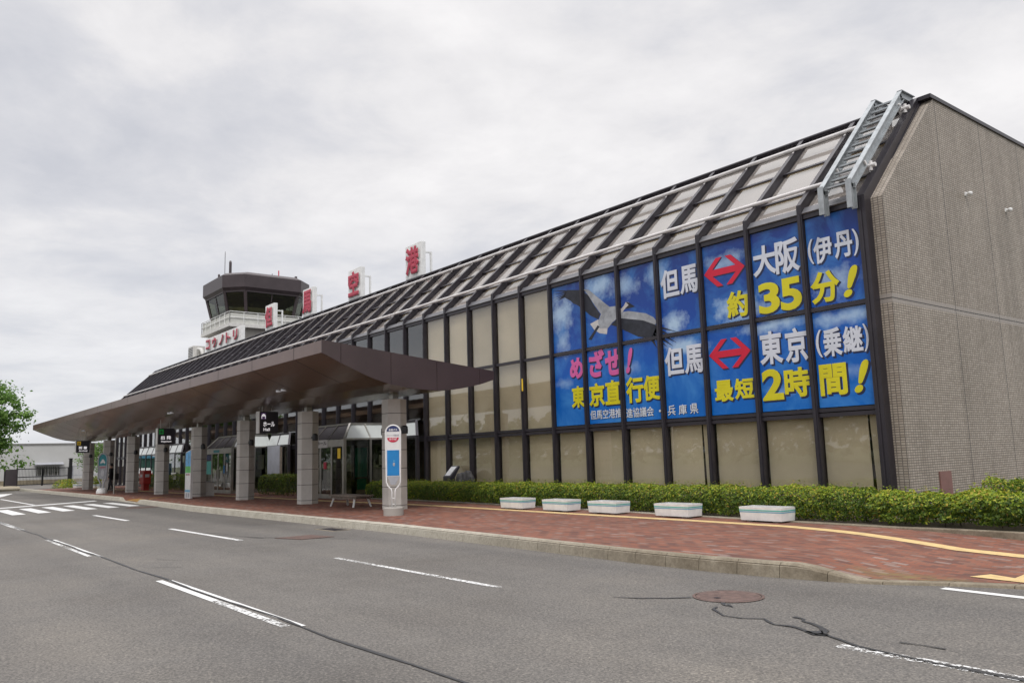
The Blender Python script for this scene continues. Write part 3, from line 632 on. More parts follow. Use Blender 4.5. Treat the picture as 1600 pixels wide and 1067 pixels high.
# glazing
def wall_pane(i, z0, z1): return MB().box(-(i+1)*S+.12, -i*S, .10, .112, z0, z1)
rest = MB(); cnt = 0
rows = [(Z3+.06, Z2-.15), (Z2+.045, Z1-.045), (Z1+.045, ZE-.13)]
for i in range(NB):
    for r, (z0, z1) in enumerate(rows):
        if i >= 33:
            rest.box(-(i+1)*S+.12, -i*S, .10, .112, z0, z1); continue
        w = wall_pane(i, z0, z1).build('window_pane', MT['pane'], bld)
        if i < 12 and not (i < 7 and r > 0):
            x0, x1 = -(i+1)*S+.12, -i*S
            b = MB()
            cut = {0: .17, 3: .1}.get(i, 0)
            if r == 0 and cut:
                b.box(x0+.01, x1-.32, .2, .21, z0-.02, z1+.1); b.add([(x1-.245,.22,z0-.02),(x1+.04,.22,z0-.02),(x1+.04,.22,z1+.1),(x1-.29,.22,z1+.1)], [(0,1,2,3)])
            else:
                b.box(x0-.02+(.05 if r == 0 else 0), x1+.02, .2, .21, z0-.02, z1+.1)
            b.build('blind', MT['blind'], w)
o = rest.build('window_pane', MT['pane'], bld); o['kind'] = 'stuff'
rest = MB(); restb = MB()
def rpane(g, i, y0, y1):
    x0, x1 = -(i+1)*S+.12, -i*S
    a, b_, c, d = slope_pt(x0,y0,0), slope_pt(x1,y0,0), slope_pt(x1,y1,0), slope_pt(x0,y1,0)
    g.prism([a,b_,c,d], -NN*.012)
def rblind(g, i, y0, y1):
    x0, x1 = -(i+1)*S+.10, -i*S+.02; ym = y0+(y1-y0)*.16
    q = lambda x, y, o: slope_pt(x, y, o)
    g.quad(q(x0,ym,-.07), q(x1,ym,-.07), q(x1,y1,-.07), q(x0,y1,-.07), 0)
    g.quad(q(x0,y0-.06,-.10), q(x1,y0-.06,-.10), q(x1,ym+.02,-.10), q(x0,ym+.02,-.10), 1)
ry = [(.06,.68), (.74,1.80), (1.86,RY-.1)]
for i in range(NB):
    for y0, y1 in ry:
        if i >= 33: rpane(rest, i, y0, y1); rblind(restb, i, y0, y1); continue
        g = MB(); rpane(g, i, y0, y1); w = g.build('roof_pane', MT['pane_roof'], bld)
        if i == 13 and y0 < .1: continue
        g = MB(); rblind(g, i, y0, y1); g.build('blind', [MT['blind_roof'], MT['blind_strip']], w)
o = rest.build('roof_pane', MT['pane_roof'], bld); o['kind'] = 'stuff'
b2 = restb.build('blind', [MT['blind_roof'], MT['blind_strip']], o); b2['kind'] = 'stuff'
# snow rails along the roof with their brackets
for y, off, r in ((.60, .20, .046), (2.60, .20, .050)):
    g = MB(); a = slope_pt(XL+.1, y, off); b = slope_pt(-.15, y, off); g.tube([a, b], r, 10)
    for i in range(1, NB+1):
        p = slope_pt(-i*S+.06, y, .04); q = slope_pt(-i*S+.06, y, off)
        g.bar(p, q, .05, .03, up=(1,0,0)); g.bar(slope_pt(-i*S+.06,y-.09,.13), slope_pt(-i*S+.06,y-.02,.13), .05, .05, up=(1,0,0))
    g.build('snow_rail', MT['pipe'], bld)
g = MB(); a = slope_pt(XL+2, RY-.10, .13); b = slope_pt(-.3, RY-.10, .13); g.tube([a, b], .05, 8)
for i in range(1, NB+1, 1): g.bar(slope_pt(-i*S+.7,RY-.10,.02), slope_pt(-i*S+.7,RY-.10,.13), .03)
g.build('ridge_rail', MT['mullion'], bld)
# things on the end wall
MB().box(.431,.46,1.6,2.15,.16,1.04).build('wall_plate', MT['brown'], bld)
for y, lab in ((4.59, 'small white dome camera on the tiled end wall, nearer the sloped roof'), (7.08, 'small white dome camera on the tiled end wall, farther right')):
    t = thing('security_camera', lab, 'security camera', (.43,y,7.84), 'cameras on the end wall')
    MB().box(.43,.46,y-.045,y+.045,7.81,7.91).build('bracket', MT['white'], t)
    MB().tube([(.46,y,7.86),(.55,y,7.86)], .035, 12).build('arm', MT['white'], t)
    MB().lathe((.55,y,7.79), [(.015,0),(.045,.02),(.055,.06),(.055,.09),(.03,.11)], 16).build('dome', MT['white'], t, smooth=True)

# ------------------------------------------------------------------ advertising banner on the glass
ban = thing('window_banner', 'blue sky advertising banner with flying stork and large Japanese lettering across seven window bays', 'banner', (0,0,0))
for i in range(7):
    for z0, z1 in (rows[1], rows[2]):
        MB().box(-(i+1)*S+.12+.02, -i*S-.02, .088, .094, z0+.02, z1-.02).build('panel', MT['printed_sky'], ban)
def bt(s, x0, x1, z0, z1, mat, bold=.03, shear=0, edge=.012, sh=(.035,-.035)):
    w, h = x1-x0, z1-z0
    text(s, (x0+sh[0]-edge, .0865, z0+sh[1]-edge), (1,0,0), (0,0,1), w+2*edge, h+2*edge, MT['ink_dark'], ban, bold+.012, .001, shear, 'letter_outline')
    text(s, (x0, .083, z0), (1,0,0), (0,0,1), w, h, MT[mat], ban, bold, .002, shear)
BT = [
    ('但', -5.84, -5.19, 5.78, 6.57), ('馬', -5.16, -4.56, 5.79, 6.55), ('大', -2.85, -2.19, 5.81, 6.56), ('阪', -2.21, -1.56, 5.75, 6.58),
    ('(', -1.34, -1.20, 5.83, 6.42), ('伊', -1.20, -0.74, 5.80, 6.43), ('丹', -0.68, -0.25, 5.82, 6.43), (')', -0.24, -0.10, 5.81, 6.42),
    ('但', -5.84, -5.19, 3.66, 4.43), ('馬', -5.16, -4.54, 3.66, 4.41), ('東', -2.83, -2.19, 3.64, 4.44), ('京', -2.13, -1.54, 3.62, 4.43),
    ('(', -1.33, -1.18, 3.66, 4.29), ('乗', -1.16, -0.69, 3.65, 4.30), ('継', -0.67, -0.21, 3.69, 4.28), (')', -0.19, -0.07, 3.67, 4.28)]
for a in BT: bt(*a, 'ink_white', .012 if a[0] in '()' else .03)
for a in [('約', -3.70, -3.06, 4.92, 5.59), ('3', -2.76, -2.17, 4.87, 5.63), ('5', -2.15, -1.58, 4.86, 5.64), ('分', -1.35, -0.63, 4.88, 5.62),
          ('最', -4.24, -3.66, 2.85, 3.39), ('短', -3.63, -3.07, 2.87, 3.39), ('2', -2.83, -2.25, 2.78, 3.53), ('時', -2.22, -1.56, 2.81, 3.50), ('間', -1.31, -0.65, 2.78, 3.49),
          ('東', -9.63, -9.03, 3.04, 3.70), ('京', -8.85, -8.19, 3.03, 3.72), ('直', -8.17, -7.54, 3.04, 3.75), ('行', -7.33, -6.67, 3.03, 3.77), ('便', -6.67, -6.04, 3.05, 3.75)]:
    bt(*a, 'ink_yellow', .035)
bt('!', -.58, -.38, 4.92, 5.61, 'ink_yellow', .035, .34); bt('!', -.52, -.33, 2.79, 3.50, 'ink_yellow', .035, .34)
for a in [('め', -9.65, -9.06, 3.92, 4.57), ('ざ', -8.79, -8.14, 3.89, 4.72), ('せ', -8.12, -7.51, 3.88, 4.64)]: bt(*a, 'ink_pink', .05)
bt('!', -7.31, -7.16, 3.88, 4.60, 'ink_pink', .045, .25)
for a in [('但馬空港推', -8.83, -7.55, 2.65, 2.92), ('進協議会', -7.36, -6.33, 2.62, 2.89), ('兵', -5.83, -5.56, 2.6, 2.87), ('庫', -5.45, -5.18, 2.6, 2.87), ('県', -5.07, -4.80, 2.6, 2.87), ('・', -6.14, -6.07, 2.71, 2.78)]:
    bt(*a, 'ink_white2', .012, edge=.004, sh=(.012,-.012))
def arrow(cx, cz):
    P = [(-.63,0),(-.23,.375),(-.05,.375),(-.36,.085),(.36,.085),(.05,.375),(.23,.375),(.63,0),(.23,-.375),(.05,-.375),(.36,-.085),(-.36,-.085),(-.05,-.375),(-.23,-.375)]
    MB().prism([(cx+a,.083,cz+b) for a, b in P], (0,.002,0)).build('arrow', MT['arrow'], ban)
    MB().prism([(cx+a*1.02+.03,.086,cz+b*1.02-.03) for a, b in P], (0,.001,0)).build('arrow_outline', MT['ink_dark'], ban)
arrow(-3.715, 6.17); arrow(-3.715, 4.05)
BIRD = dict(
    wl=[(-10.112,6.47),(-9.793,6.585),(-9.63,6.733),(-9.004,6.621),(-8.696,6.394),(-8.487,6.074),(-8.225,5.751),(-8.318,5.605),(-8.648,5.768),(-8.953,6.008),(-9.208,6.185),(-9.383,6.264),(-9.498,6.366),(-9.766,6.517)],
    body=[(-8.915,6.637),(-8.658,6.558),(-8.385,6.339),(-8.065,6.084),(-7.829,5.906),(-7.534,5.885),(-7.406,5.798),(-7.418,5.625),(-7.558,5.51),(-7.752,5.422),(-7.923,5.29),(-8.28,5.321),(-8.334,5.528),(-8.197,5.746),(-8.459,6.069),(-8.696,6.394)],
    tail=[(-8.675,5.518),(-8.318,5.605),(-8.267,5.359),(-7.95,5.294),(-7.989,5.114),(-8.289,5.183),(-8.506,5.313)],
    leg=[(-8.357,5.431),(-8.276,5.38),(-8.502,5.184),(-8.637,5.03),(-8.778,5.061),(-8.615,5.2)],
    wrw=[(-7.497,5.637),(-7.336,5.67),(-7.075,5.66),(-6.429,5.493),(-6.147,5.333),(-6.036,5.187),(-6.113,5.125),(-6.541,5.307),(-7.348,5.49),(-7.559,5.499)],
    wrd=[(-7.81,5.364),(-7.558,5.51),(-7.347,5.498),(-6.541,5.315),(-6.113,5.132),(-6.08,4.917),(-6.356,4.78),(-6.747,4.87),(-7.268,5.12),(-7.573,5.279)],
    head=[(-7.535,5.858),(-7.355,5.778),(-7.245,5.849),(-7.171,5.941),(-7.058,5.915),(-6.987,5.818),(-7.07,5.743),(-7.226,5.742),(-7.325,5.668),(-7.498,5.618)],
    beak=[(-7.171,5.941),(-7.059,5.907),(-6.823,5.749),(-7.07,5.739),(-7.225,5.749),(-7.064,5.831)])
FE = [[(-9.631,6.717),(-10.346,6.845),(-9.695,6.673)],[(-9.651,6.678),(-10.301,6.717),(-9.728,6.637)],[(-9.697,6.644),(-10.347,6.587),(-9.761,6.601)],[(-9.729,6.608),(-10.268,6.518),(-9.795,6.552)],
      [(-6.113,5.125),(-5.339,4.814),(-6.096,5.03)],[(-6.093,5.066),(-5.572,4.756),(-6.125,4.96)],[(-6.121,5.015),(-5.361,4.513),(-6.153,4.908)],[(-6.149,4.963),(-5.503,4.441),(-6.206,4.842)],[(-6.177,4.912),(-5.711,4.449),(-6.256,4.812)],[(-6.23,4.845),(-6.089,4.459),(-6.356,4.788)]]
def flat(polys, y, mat, name):
    g = MB()
    for P in polys: g.prism([(a,y,b) for a, b in P], (0,.0008,0))
    return g.build(name, mat, ban)
flat(FE+[BIRD['wl'], BIRD['wrd']], .0862, MT['bird_dark'], 'stork_wing')
flat([BIRD['tail'], BIRD['head']], .0850, MT['bird_white'], 'stork_tail')
flat([BIRD['body'], BIRD['wrw']], .0838, MT['bird_grey'], 'stork_body')
flat([BIRD['leg']], .0826, MT['bird_dark'], 'stork_leg'); flat([BIRD['beak']], .0826, MT['bird_dark'], 'stork_beak')

# ------------------------------------------------------------------ roof letters
def letter_sign(ch, x, label):
    t = thing('roof_letter_sign', label, 'sign', (x,3.7,RZ+.17), 'red character signs along the roof ridge')
    z0, z1 = 10.42, 12.10
    MB().box(x, x+1.5, 3.66, 3.9, z0, z1).build('panel', MT['white'], t, bevel=.02)
    text(ch, (x+.10, 3.64, z0+.13), (1,0,0), (0,0,1), 1.30, z1-z0-.26, MT['offwhite'], t, .055, .06, name='letter_edge')
    text(ch, (x+.11, 3.60, z0+.14), (1,0,0), (0,0,1), 1.28, z1-z0-.28, MT['red'], t, .05, .05, name='letter')
    g = MB(); g.bar((x+1.42,4.25,z0-.35),(x+1.42,4.25,z1-.45),.09); g.bar((x+1.42,3.9,z1-.5),(x+1.42,4.25,z1-.5),.07)
    g.bar((x+.1,4.25,z0-.35),(x+.1,4.25,z1-.45),.09); g.bar((x+.1,3.9,z1-.5),(x+.1,4.25,z1-.5),.07); g.box(x,x+1.5,3.7,3.86,RZ+.1,z0)
    g.build('brace', MT['white'], t)
letter_sign('港', -25.3, 'white roof sign with red character, largest and rightmost of the roof row')
letter_sign('空', -31.45, 'white roof sign with red character, second from the right on the roof')
letter_sign('馬', -37.5, 'white roof sign with red character just right of the control tower cab')
letter_sign('但', -43.5, 'white roof sign with red character standing before the control tower balcony')
t = thing('roof_name_board', 'long white roof board with five slim red katakana letters before the tower base', 'sign', (-51.9,3.7,RZ+.17))
MB().box(-55.85,-48.0,3.68,3.95,10.38,11.47).build('panel', MT['white'], t, bevel=.02)
for k, ch in enumerate('コウノトリ'):
    x = -55.45+k*1.5
    text(ch, (x,3.66,10.52), (1,0,0), (0,0,1), .95, .80, MT['offwhite'], t, .05, .08, name='letter_edge')
    text(ch, (x+.01,3.58,10.53), (1,0,0), (0,0,1), .93, .78, MT['red'], t, .042, .04, name='letter')
g = MB()
for x in (-55.5,-53.5,-51.5,-49.5,-48.3): g.box(x-.04,x+.04,3.72,3.88,RZ+.1,10.4)
g.build('brace', MT['white'], t)
# roof air unit
t = thing('air_conditioner', 'white air conditioning unit at the left end of the roof', 'air conditioner', (-62,5,RZ))
MB().box(-63.4,-62.0,4.6,5.6,RZ+.6,RZ+1.75).build('body', MT['offwhite'], t, bevel=.03)
MB().box(-64.2,-60.0,4.4,6.4,RZ,RZ+.6).build('plinth', MT['offwhite'], t)
g = MB()
for k in range(7): g.box(-63.3,-62.1,4.585,4.6,RZ+.7+k*.14,RZ+.76+k*.14)
g.build('grille', MT['charcoal'], t)
MB().tube([(-61.9,5,RZ+.7),(-61.9,5,RZ+1.5),(-61,5,RZ+1.3),(-60.4,5,RZ+.62)], .18, 8).build('duct', MT['offwhite'], t, smooth=True)

# ------------------------------------------------------------------ roof ladder
t = thing('roof_ladder', 'galvanised steel ladder lying on the sloping roof beside the tiled end wall', 'ladder', (-.45,0,ZE))
def rail_mesh(x):
    g = MB(); P = [Vector((x,-.14,6.86)), Vector((x,-.14,7.36))]; y0 = -.14
    top = slope_pt(x,2.98,.42); low = Vector((x,-.14,7.36))
    def ibeam(p, q, up, w=.13, h=.20):
        p, q = Vector(p), Vector(q); d = (q-p).normalized(); u = Vector(up); sd = d.cross(u).normalized(); u = sd.cross(d)
        g.bar(p+u*h/2, q+u*h/2, w, .018, up=u); g.bar(p-u*h/2, q-u*h/2, w, .018, up=u); g.bar(p, q, .016, h-.018, up=u)
    ibeam((x,-.14,6.82), (x,-.14,7.40), (0,-1,0))
    ibeam(low, top, NN)
    ibeam(top-Vector((0,.06,0)), top+Vector((0,.62,.0)), (0,0,1))
    g.box(x-.065,x+.065,-.24,-.225,6.82,7.47); 
    return g
rail_mesh(-.72).build('rail', MT['galv'], t); rail_mesh(-.05).build('rail', MT['galv'], t)
a = Vector((0,-.14,7.36)); b = slope_pt(0,2.98,.42)
for k in range(13):
    p = a.lerp(b, (k+.35)/13); MB().box(-.66,-.11,p.y-.055,p.y+.055,p.z-.018,p.z+.018).build('rung', MT['galv'], t)
for y in (.75, 2.72):
    g = MB()
    for x in (-.72,-.05):
        g.bar(slope_pt(x,y,.02), slope_pt(x,y,.36), .06, .10, up=(1,0,0))
    g.bar(slope_pt(-.72,y,.2), slope_pt(-.05,y,.2), .05)
    p = slope_pt(-.05,y,.2); g.tube([p, p+Vector((.23,0,0))], .05, 10); g.tube([p+Vector((.12,0,-.12)), p+Vector((.12,0,.1))], .04, 8)
    g.build('clamp', MT['pipe'], t)

# ------------------------------------------------------------------ canopy
can = thing('entrance_canopy', 'long brown metal entrance canopy with boat-shaped soffit on hexagonal stone columns', 'canopy', (-34,-4.3,.17))
TOP = [(-7.52,4.82),(-1.87,4.23)]
BOT = [(-7.52,4.50),(-6.99,4.26),(-6.5,4.06),(-6.1,3.90),(-5.5,3.735),(-4.73,3.63),(-3.95,3.60),(-3.4,3.635),(-2.95,3.71),(-2.37,3.83),(-1.87,3.985)]
def soffit_z(y):
    for (a, b), (c, d) in zip(BOT, BOT[1:]):
        if y <= c: return b+(d-b)*(y-a)/(c-a)
    return BOT[-1][1]
xb = [-11.0,-12.79,-15.95,-19.07,-22.15]+[-25.25-3.085*k for k in range(11)]
xb = [x for x in xb if x > -58]+[-58.3]
GAP = .010
def cprof(x, o=0.0):
    P = [(x,y,z+o) for y, z in BOT]+[(x,-1.87,4.23-o),(x,-7.52,4.82-o)]
    return P
for x1, x0 in zip(xb, xb[1:]):
    # soffit sheet, curved
    g = MB(); n = len(BOT)
    for y, z in BOT: g.v += [(x0+GAP,y,z),(x1-GAP,y,z),(x0+GAP,y,z+.03),(x1-GAP,y,z+.03)]
    for k in range(n-1):
        a = 4*k
        g.f += [(a,a+4,a+5,a+1),(a+2,a+3,a+7,a+6),(a,a+2,a+6,a+4),(a+1,a+5,a+7,a+3)]; g.m += [0]*4
    g.f += [(0,1,3,2)]; g.m += [0]
    o = g.build('soffit_panel', MT['soffit'], can)
    # front fascia and its turned-under nosing
    g = MB(); g.prism([(x0+GAP,-7.54,4.50),(x0+GAP,-7.525,4.50),(x0+GAP,-7.525,4.80),(x0+GAP,-1.9,4.21),(x0+GAP,-1.9,4.235),(x0+GAP,-7.54,4.83)], (x1-x0-2*GAP,0,0))
    g.build('fascia_panel', MT['canopy'], can)
    MB().prism([(x0+GAP,-1.87,3.99),(x0+GAP,-1.87,4.24),(x0+GAP,-1.90,4.20),(x0+GAP,-1.90,4.0)], (x1-x0-2*GAP,0,0)).build('rear_fascia', MT['canopy'], can)
for x in xb[1:-1]:
    g = MB()
    for (a, b), (c_, d) in zip(BOT, BOT[1:]): g.add([(x-GAP-.004,a,b-.002),(x+GAP+.004,a,b-.002),(x+GAP+.004,c_,d-.002),(x-GAP-.004,c_,d-.002)], [(0,1,2,3)])
    g.add([(x-GAP-.002,-7.542,4.5),(x+GAP+.002,-7.542,4.5),(x+GAP+.002,-7.542,4.83),(x-GAP-.002,-7.542,4.83)], [(0,1,2,3)])
    g.build('joint_seal', MT['core'], can)
MB().prism([(-58.2,y,z+.035) for y, z in BOT[1:]]+[(-58.2,-1.93,4.18),(-58.2,-7.45,4.76),(-58.2,-7.45,4.54)], (47.1,0,0)).build('core', MT['core'], can)
ys = [-7.55,-6.99,-5.46,-3.94,-2.4,-1.86]
for x, nm in ((-11.0, 1), (-58.33, -1)):
    for a, b in zip(ys, ys[1:]):
        tz = lambda y: 4.835+(4.24-4.835)*(y+7.52)/5.65
        bz = lambda y: soffit_z(y)-.012
        N_ = 6; yy = [a+.007+(b-a-.014)*k/N_ for k in range(N_+1)]
        P = [(x,y,bz(max(y,-7.52))) for y in yy]+[(x,yy[-1],tz(yy[-1])),(x,yy[0],tz(yy[0]))]
        MB().prism(P, (.025,0,0)).build('gable_panel', MT['gable'], can)
# columns: hexagonal shaft in courses with recessed joints, neck and two lamps
CX0, CDX, CY, CR = -12.86, -6.17, -4.28, .37
def hexpts(cx, cy, r, z): return [(cx+r*math.cos(R(60*k)), cy+r*math.sin(R(60*k)), z) for k in range(6)]
for i in range(8):
    cx = CX0+CDX*i
    g = MB()
    zs = [.16,.30,.845,1.39,1.935,2.48,3.025,3.46]
    for a, b in zip(zs, zs[1:]):
        g.prism(hexpts(cx,CY,CR,a+.008), (0,0,b-a-.016), 0)
    g.prism(hexpts(cx,CY,CR-.018,.1), (0,0,3.35), 1)
    col = g.build('column', [MT['granite'], MT['core']], can)
    MB().box(cx-.1,cx+.1,CY-.1,CY+.1,3.45,3.75).build('neck', MT['steel'], col)
    for s in (-1, 1):
        l = MB(); a = R(-60 if s < 0 else 60); p = Vector((cx+s*.30, CY-.30, 2.62))
        l.tube([(cx+s*.33,CY,2.52),(cx+s*.58,CY,2.52)], .035, 8)
        l.tube([(cx+s*.60,CY,2.40),(cx+s*.60,CY,2.48),(cx+s*.60,CY,2.60),(cx+s*.60,CY,2.64)], [.10,.105,.10,.06], 12)
        l.build('spotlight', MT['black'], col, smooth=False)
for i in range(8):
    cx = CX0+CDX*(i+.62)
    if cx < -57.5: continue
    if i not in (0, 2, 5): continue
    for dx in (-.2,.2):
        z = soffit_z(-6.25)
        MB().lathe((cx+dx,-6.25,z-.035), [(.085,.027),(.12,.024),(.12,.1)], 18).build('downlight', MT['lens'], can)

# ------------------------------------------------------------------ hanging signs
def hang(x, y0, y1, z0, z1, label, icon, jp, en, dark):
    t = thing('hanging_sign', label, 'sign', (x,(y0+y1)/2,z0), 'black hanging signs under the canopy')
    MB().box(x-.28, x, y0, y1, z0, z1).build('box', MT['charcoal'], t, bevel=.012)
    MB().box(x-.29, x+.01, y0-.03, y0-.0, z0-.01, z1+.01).build('side_trim', MT['offwhite'], t)
    g = MB()
    for y in (y0+.14, y1-.2): g.tube([(x-.14,y,z1),(x-.14,y,soffit_z(y)+.02)], .012, 6)
    g.build('hanger', MT['steel'], t)
    w = y1-y0; h = z1-z0
    MB().box(x, x+.006, y0+.07*w, y0+.33*w, z1-.36*h, z1-.06*h).build('icon', MT[icon], t)
    if dark == 'hall':
        P = [(0,0),(0,.55),(.2,.85),(.5,.95),(.8,.85),(1,.55),(1,0),(.85,0),(.85,.45),(.15,.45),(.15,0)]
        MB().prism([(x+.006, y0+(.09+.22*a)*w, z1-.33*h+b*.24*h) for a, b in P], (.004,0,0)).build('icon', MT['white_lit'], t)
    else:
        P = [(.46,0),(.54,0),(.56,.2),(.7,.08),(.7,.16),(.56,.42),(.98,.3),(.98,.4),(.56,.7),(.54,.95),(.46,.95),(.44,.7),(.02,.4),(.02,.3),(.44,.42),(.3,.16),(.3,.08),(.44,.2)]
        MB().prism([(x+.006, y0+(.09+.22*a)*w, z1-.34*h+b*.26*h) for a, b in P], (.004,0,0)).build('icon', MT['charcoal'], t)
    text(jp, (x+.008, y0+.18*w, z0+.30*h), (0,1,0), (0,0,1), .62*w, .24*h, MT['white_lit'], t, .03, .003)
    text(en, (x+.008, y0+.20*w, z0+.10*h), (0,1,0), (0,0,1), (.34 if dark == 'hall' else .62)*w, .14*h, MT['white_lit'], t, .02, .003)
hang(-20.5, -5.51, -4.80, 2.75, 3.54, 'black hanging sign with purple arch icon reading Hall', 'lilac', 'ホール', 'Hall', 'hall')
hang(-32.0, -6.00, -5.25, 2.68, 3.43, 'black hanging sign with green aircraft icon reading Departure', 'green', '出 発', 'Departure', 'dep')
hang(-47.5, -6.66, -5.90, 2.62, 3.36, 'black hanging sign with yellow aircraft icon reading Arrival at the far end', 'yel', '到 着', 'Arrival', 'arr')

# ------------------------------------------------------------------ entrance porches
def porch(x0, x1, xe, label, hall):
    """glass box x0..x1 in front of the facade (Y -2.1) with a shallow glazed lean-to on to xe"""
    t = thing('entrance_porch', label, 'porch', ((x0+xe)/2,-1,.17), 'glazed entrance porches')
    F, ZB, ZT, IN = -2.1, 2.50, 3.12, .52
    L = -.30
    fr = MB(); rf = MB(); fg = MB(); sg = MB()
    if x0 is not None and x1 > x0+.5:
        c = {'fl': (x0,F,ZB), 'fr': (x1,F,ZB), 'tl': (x0+IN,F+IN,ZT), 'tr': (x1-IN,F+IN,ZT)}
        for q in ('fl','fr'): fr.box(c[q][0]-.06,c[q][0]+.06,F-.06,F+.06,.17,ZB)
        fr.bar(c['fl'],c['tl'],.07); fr.bar(c['fr'],c['tr'],.08); fr.bar(c['tl'],c['tr'],.07)
        fr.bar(c['tr'],(x1-IN,-.02,ZT),.07); fr.bar(c['fr'],(x1,-.02,ZB),.09,.07); fr.bar(c['fl'],(x0,-.02,ZB),.09,.07)
        for k in (1, 2):
            x = x0+(x1-x0)*k/3; xt = x0+IN+(x1-x0-2*IN)*k/3
            fr.bar((x,F,ZB),(xt,F+IN,ZT),.04)
        for k in (1,):
            y = F+(-F)*.55; fr.bar((x1,y,ZB),(x1-IN,max(y,F+IN),ZT),.06)
            fr.box(x1-.04,x1+.04,y-.04,y+.04,.17,ZB)
        rf.prism([(x0+IN,F+IN,ZT),(x1-IN,F+IN,ZT),(x1-IN,-.02,ZT),(x0+IN,-.02,ZT)], (0,0,.05))
        rf.build('roof', MT['flash'], t)
        fr.box(x0,x1,F-.05,F+.05,2.22,2.50)
        fr.box(x1-.04,x1+.04,F,-.02,.17,.32)
        fg.prism([(x0+.05,F,ZB+.02),(x1-.05,F,ZB+.02),(x1-IN-.02,F+IN,ZT-.02),(x0+IN+.02,F+IN,ZT-.02)], (0,.012,.0))
        fg.build('sloped_pane', MT['tower'], t)
        sg.prism([(x1,F+.1,ZB+.03),(x1,-.04,ZB+.03),(x1-IN,-.04,ZT-.03),(x1-IN,F+IN+.02,ZT-.03)], (-.02,0,0))
        sg.build('side_slope_pane', MT['frost'], t)
        MB().box(x1-.012,x1,F+.07,-.05,.32,ZB-.05).build('side_pane', MT['pane_dark'], t)
        n = 4; w = (x1-x0-.12)/n
        for k in range(n):
            a = x0+.06+k*w
            d = MB(); d.box(a+.02,a+w-.02,F-.012,F+.0,.34,2.2); pane = d.build('door_leaf' if k in (1,2) else 'side_light', MT['pane_dark'], t)
            e = MB(); e.box(a,a+.05,F-.03,F+.03,.17,2.22); e.box(a+w-.05,a+w,F-.03,F+.03,.17,2.22); e.box(a+.05,a+w-.05,F-.03,F+.03,.17,.34)
            e.build('frame', MT['steel'], pane)
            if k in (1,2): MB().box(a+(w-.14 if k == 1 else .09),a+(w-.09 if k == 1 else .14),F-.07,F-.03,.9,1.4).build('handle', MT['steel'], pane)
        if hall:
            MB().box(x1-2.45,x1-1.35,F-.062,F-.05,2.2,2.52).build('name_plate', MT['signwhite'], t)
            text('ホール', (x1-2.35,F-.064,2.31), (1,0,0), (0,0,1), .9, .15, MT['black'], t, .03, .002)
            MB().box(x1-.55,x1-.3,F-.02,F-.014,1.75,2.15).build('notice', MT['yel'], t)
            MB().box(x1-1.75,x1-1.5,F-.04,F-.034,1.35,1.62).build('notice', MT['redprint'], t)
            MB().box(x1-.3,x1-.28,F+.62,F+1.15,1.0,2.15).build('poster', MT['teal2'], t)
            MB().box(x1-.3,x1-.28,F+.70,F+1.12,.5,.92).build('poster', MT['teal2'], t)
            MB().box(x1-.04,x1-.02,F+1.55,F+1.95,1.45,1.85).build('poster', MT['paper'], t)
        else:
            MB().box(x0+.15,x0+.95,F-.03,F-.022,1.15,1.85).build('poster', MT['stripe_green'], t)
            MB().box(x0+.15,x0+.95,F-.03,F-.022,1.9,2.18).build('poster', MT['navy'], t)
            MB().box(x0+2.95,x0+3.12,F-.04,F-.034,1.2,1.6).build('notice', MT['blue'], t)
            MB().box(x0+3.4,x0+3.55,F-.04,F-.034,1.3,1.7).build('notice', MT['signwhite'], t)
            MB().box(x0+1.4,x0+2.3,F-.062,F-.05,2.28,2.42).build('name_plate', MT['teal'], t)
    # lean-to
    a = x1
    lf = MB()
    lf.bar((a,L,ZB),(xe,L,ZB),.08); lf.bar((a,L+.28,ZT),(xe-.5,L+.28,ZT),.08)
    lf.bar((xe,L,ZB),(xe-.5,L+.28,ZT),.10); lf.box(xe-.06,xe+.06,L-.06,L+.06,.17,ZB)
    n = max(1, round((xe-a)/1.4))
    for k in range(1, n): x = a+(xe-a)*k/n; lf.box(x-.04,x+.04,L-.04,L+.04,.17,ZB); lf.bar((x,L,ZB),(x-.25,L+.28,ZT),.05)
    lf.box(a,xe,L-.04,L+.04,.17,.34)
    lf.build('lean_to_frame', MT['mullion'], t)
    MB().prism([(a+.02,L+.01,ZB+.05),(xe-.05,L+.01,ZB+.05),(xe-.52,L+.27,ZT-.04),(a+.02,L+.27,ZT-.04)], (0,.012,0)).build('lean_to_slope', MT['frost'], t)
    MB().box(a+.05,xe-.06,L-.006,L+.006,.34,ZB-.04).build('lean_to_pane', MT['pane_dark'], t)
    if fr.v: fr.build('frame', MT['steel'], t)
    return t
porch(-24.7,-20.5,-18.0,'glazed entrance porch behind the bench with a Hall sign over its doors',True)
p2 = porch(-37.1,-33.0,-30.1,'glazed entrance porch with sliding doors behind the tourist sign',False)
MB().box(-32.6,-31.0,-.40,-.37,.95,2.52).build('information_board', MT['paper_lilac'], p2)
MB().box(-30.95,-30.75,-.42,-.37,.95,2.45).build('board_edge', MT['wood'], p2)
MB().box(-33.9,-33.1,-.42,-.40,1.35,2.1).build('poster', MT['paper'], p2)
p3 = porch(-61.0,-60.9,-47.7,'long glazed porch with white sloping panels behind the red postbox',False)
MB().box(-51.6,-50.2,-.40,-.37,1.0,1.85).build('poster', MT['blue'], p3)
MB().box(-49.6,-48.6,-.40,-.37,.75,1.2).build('poster', MT['signwhite'], p3)

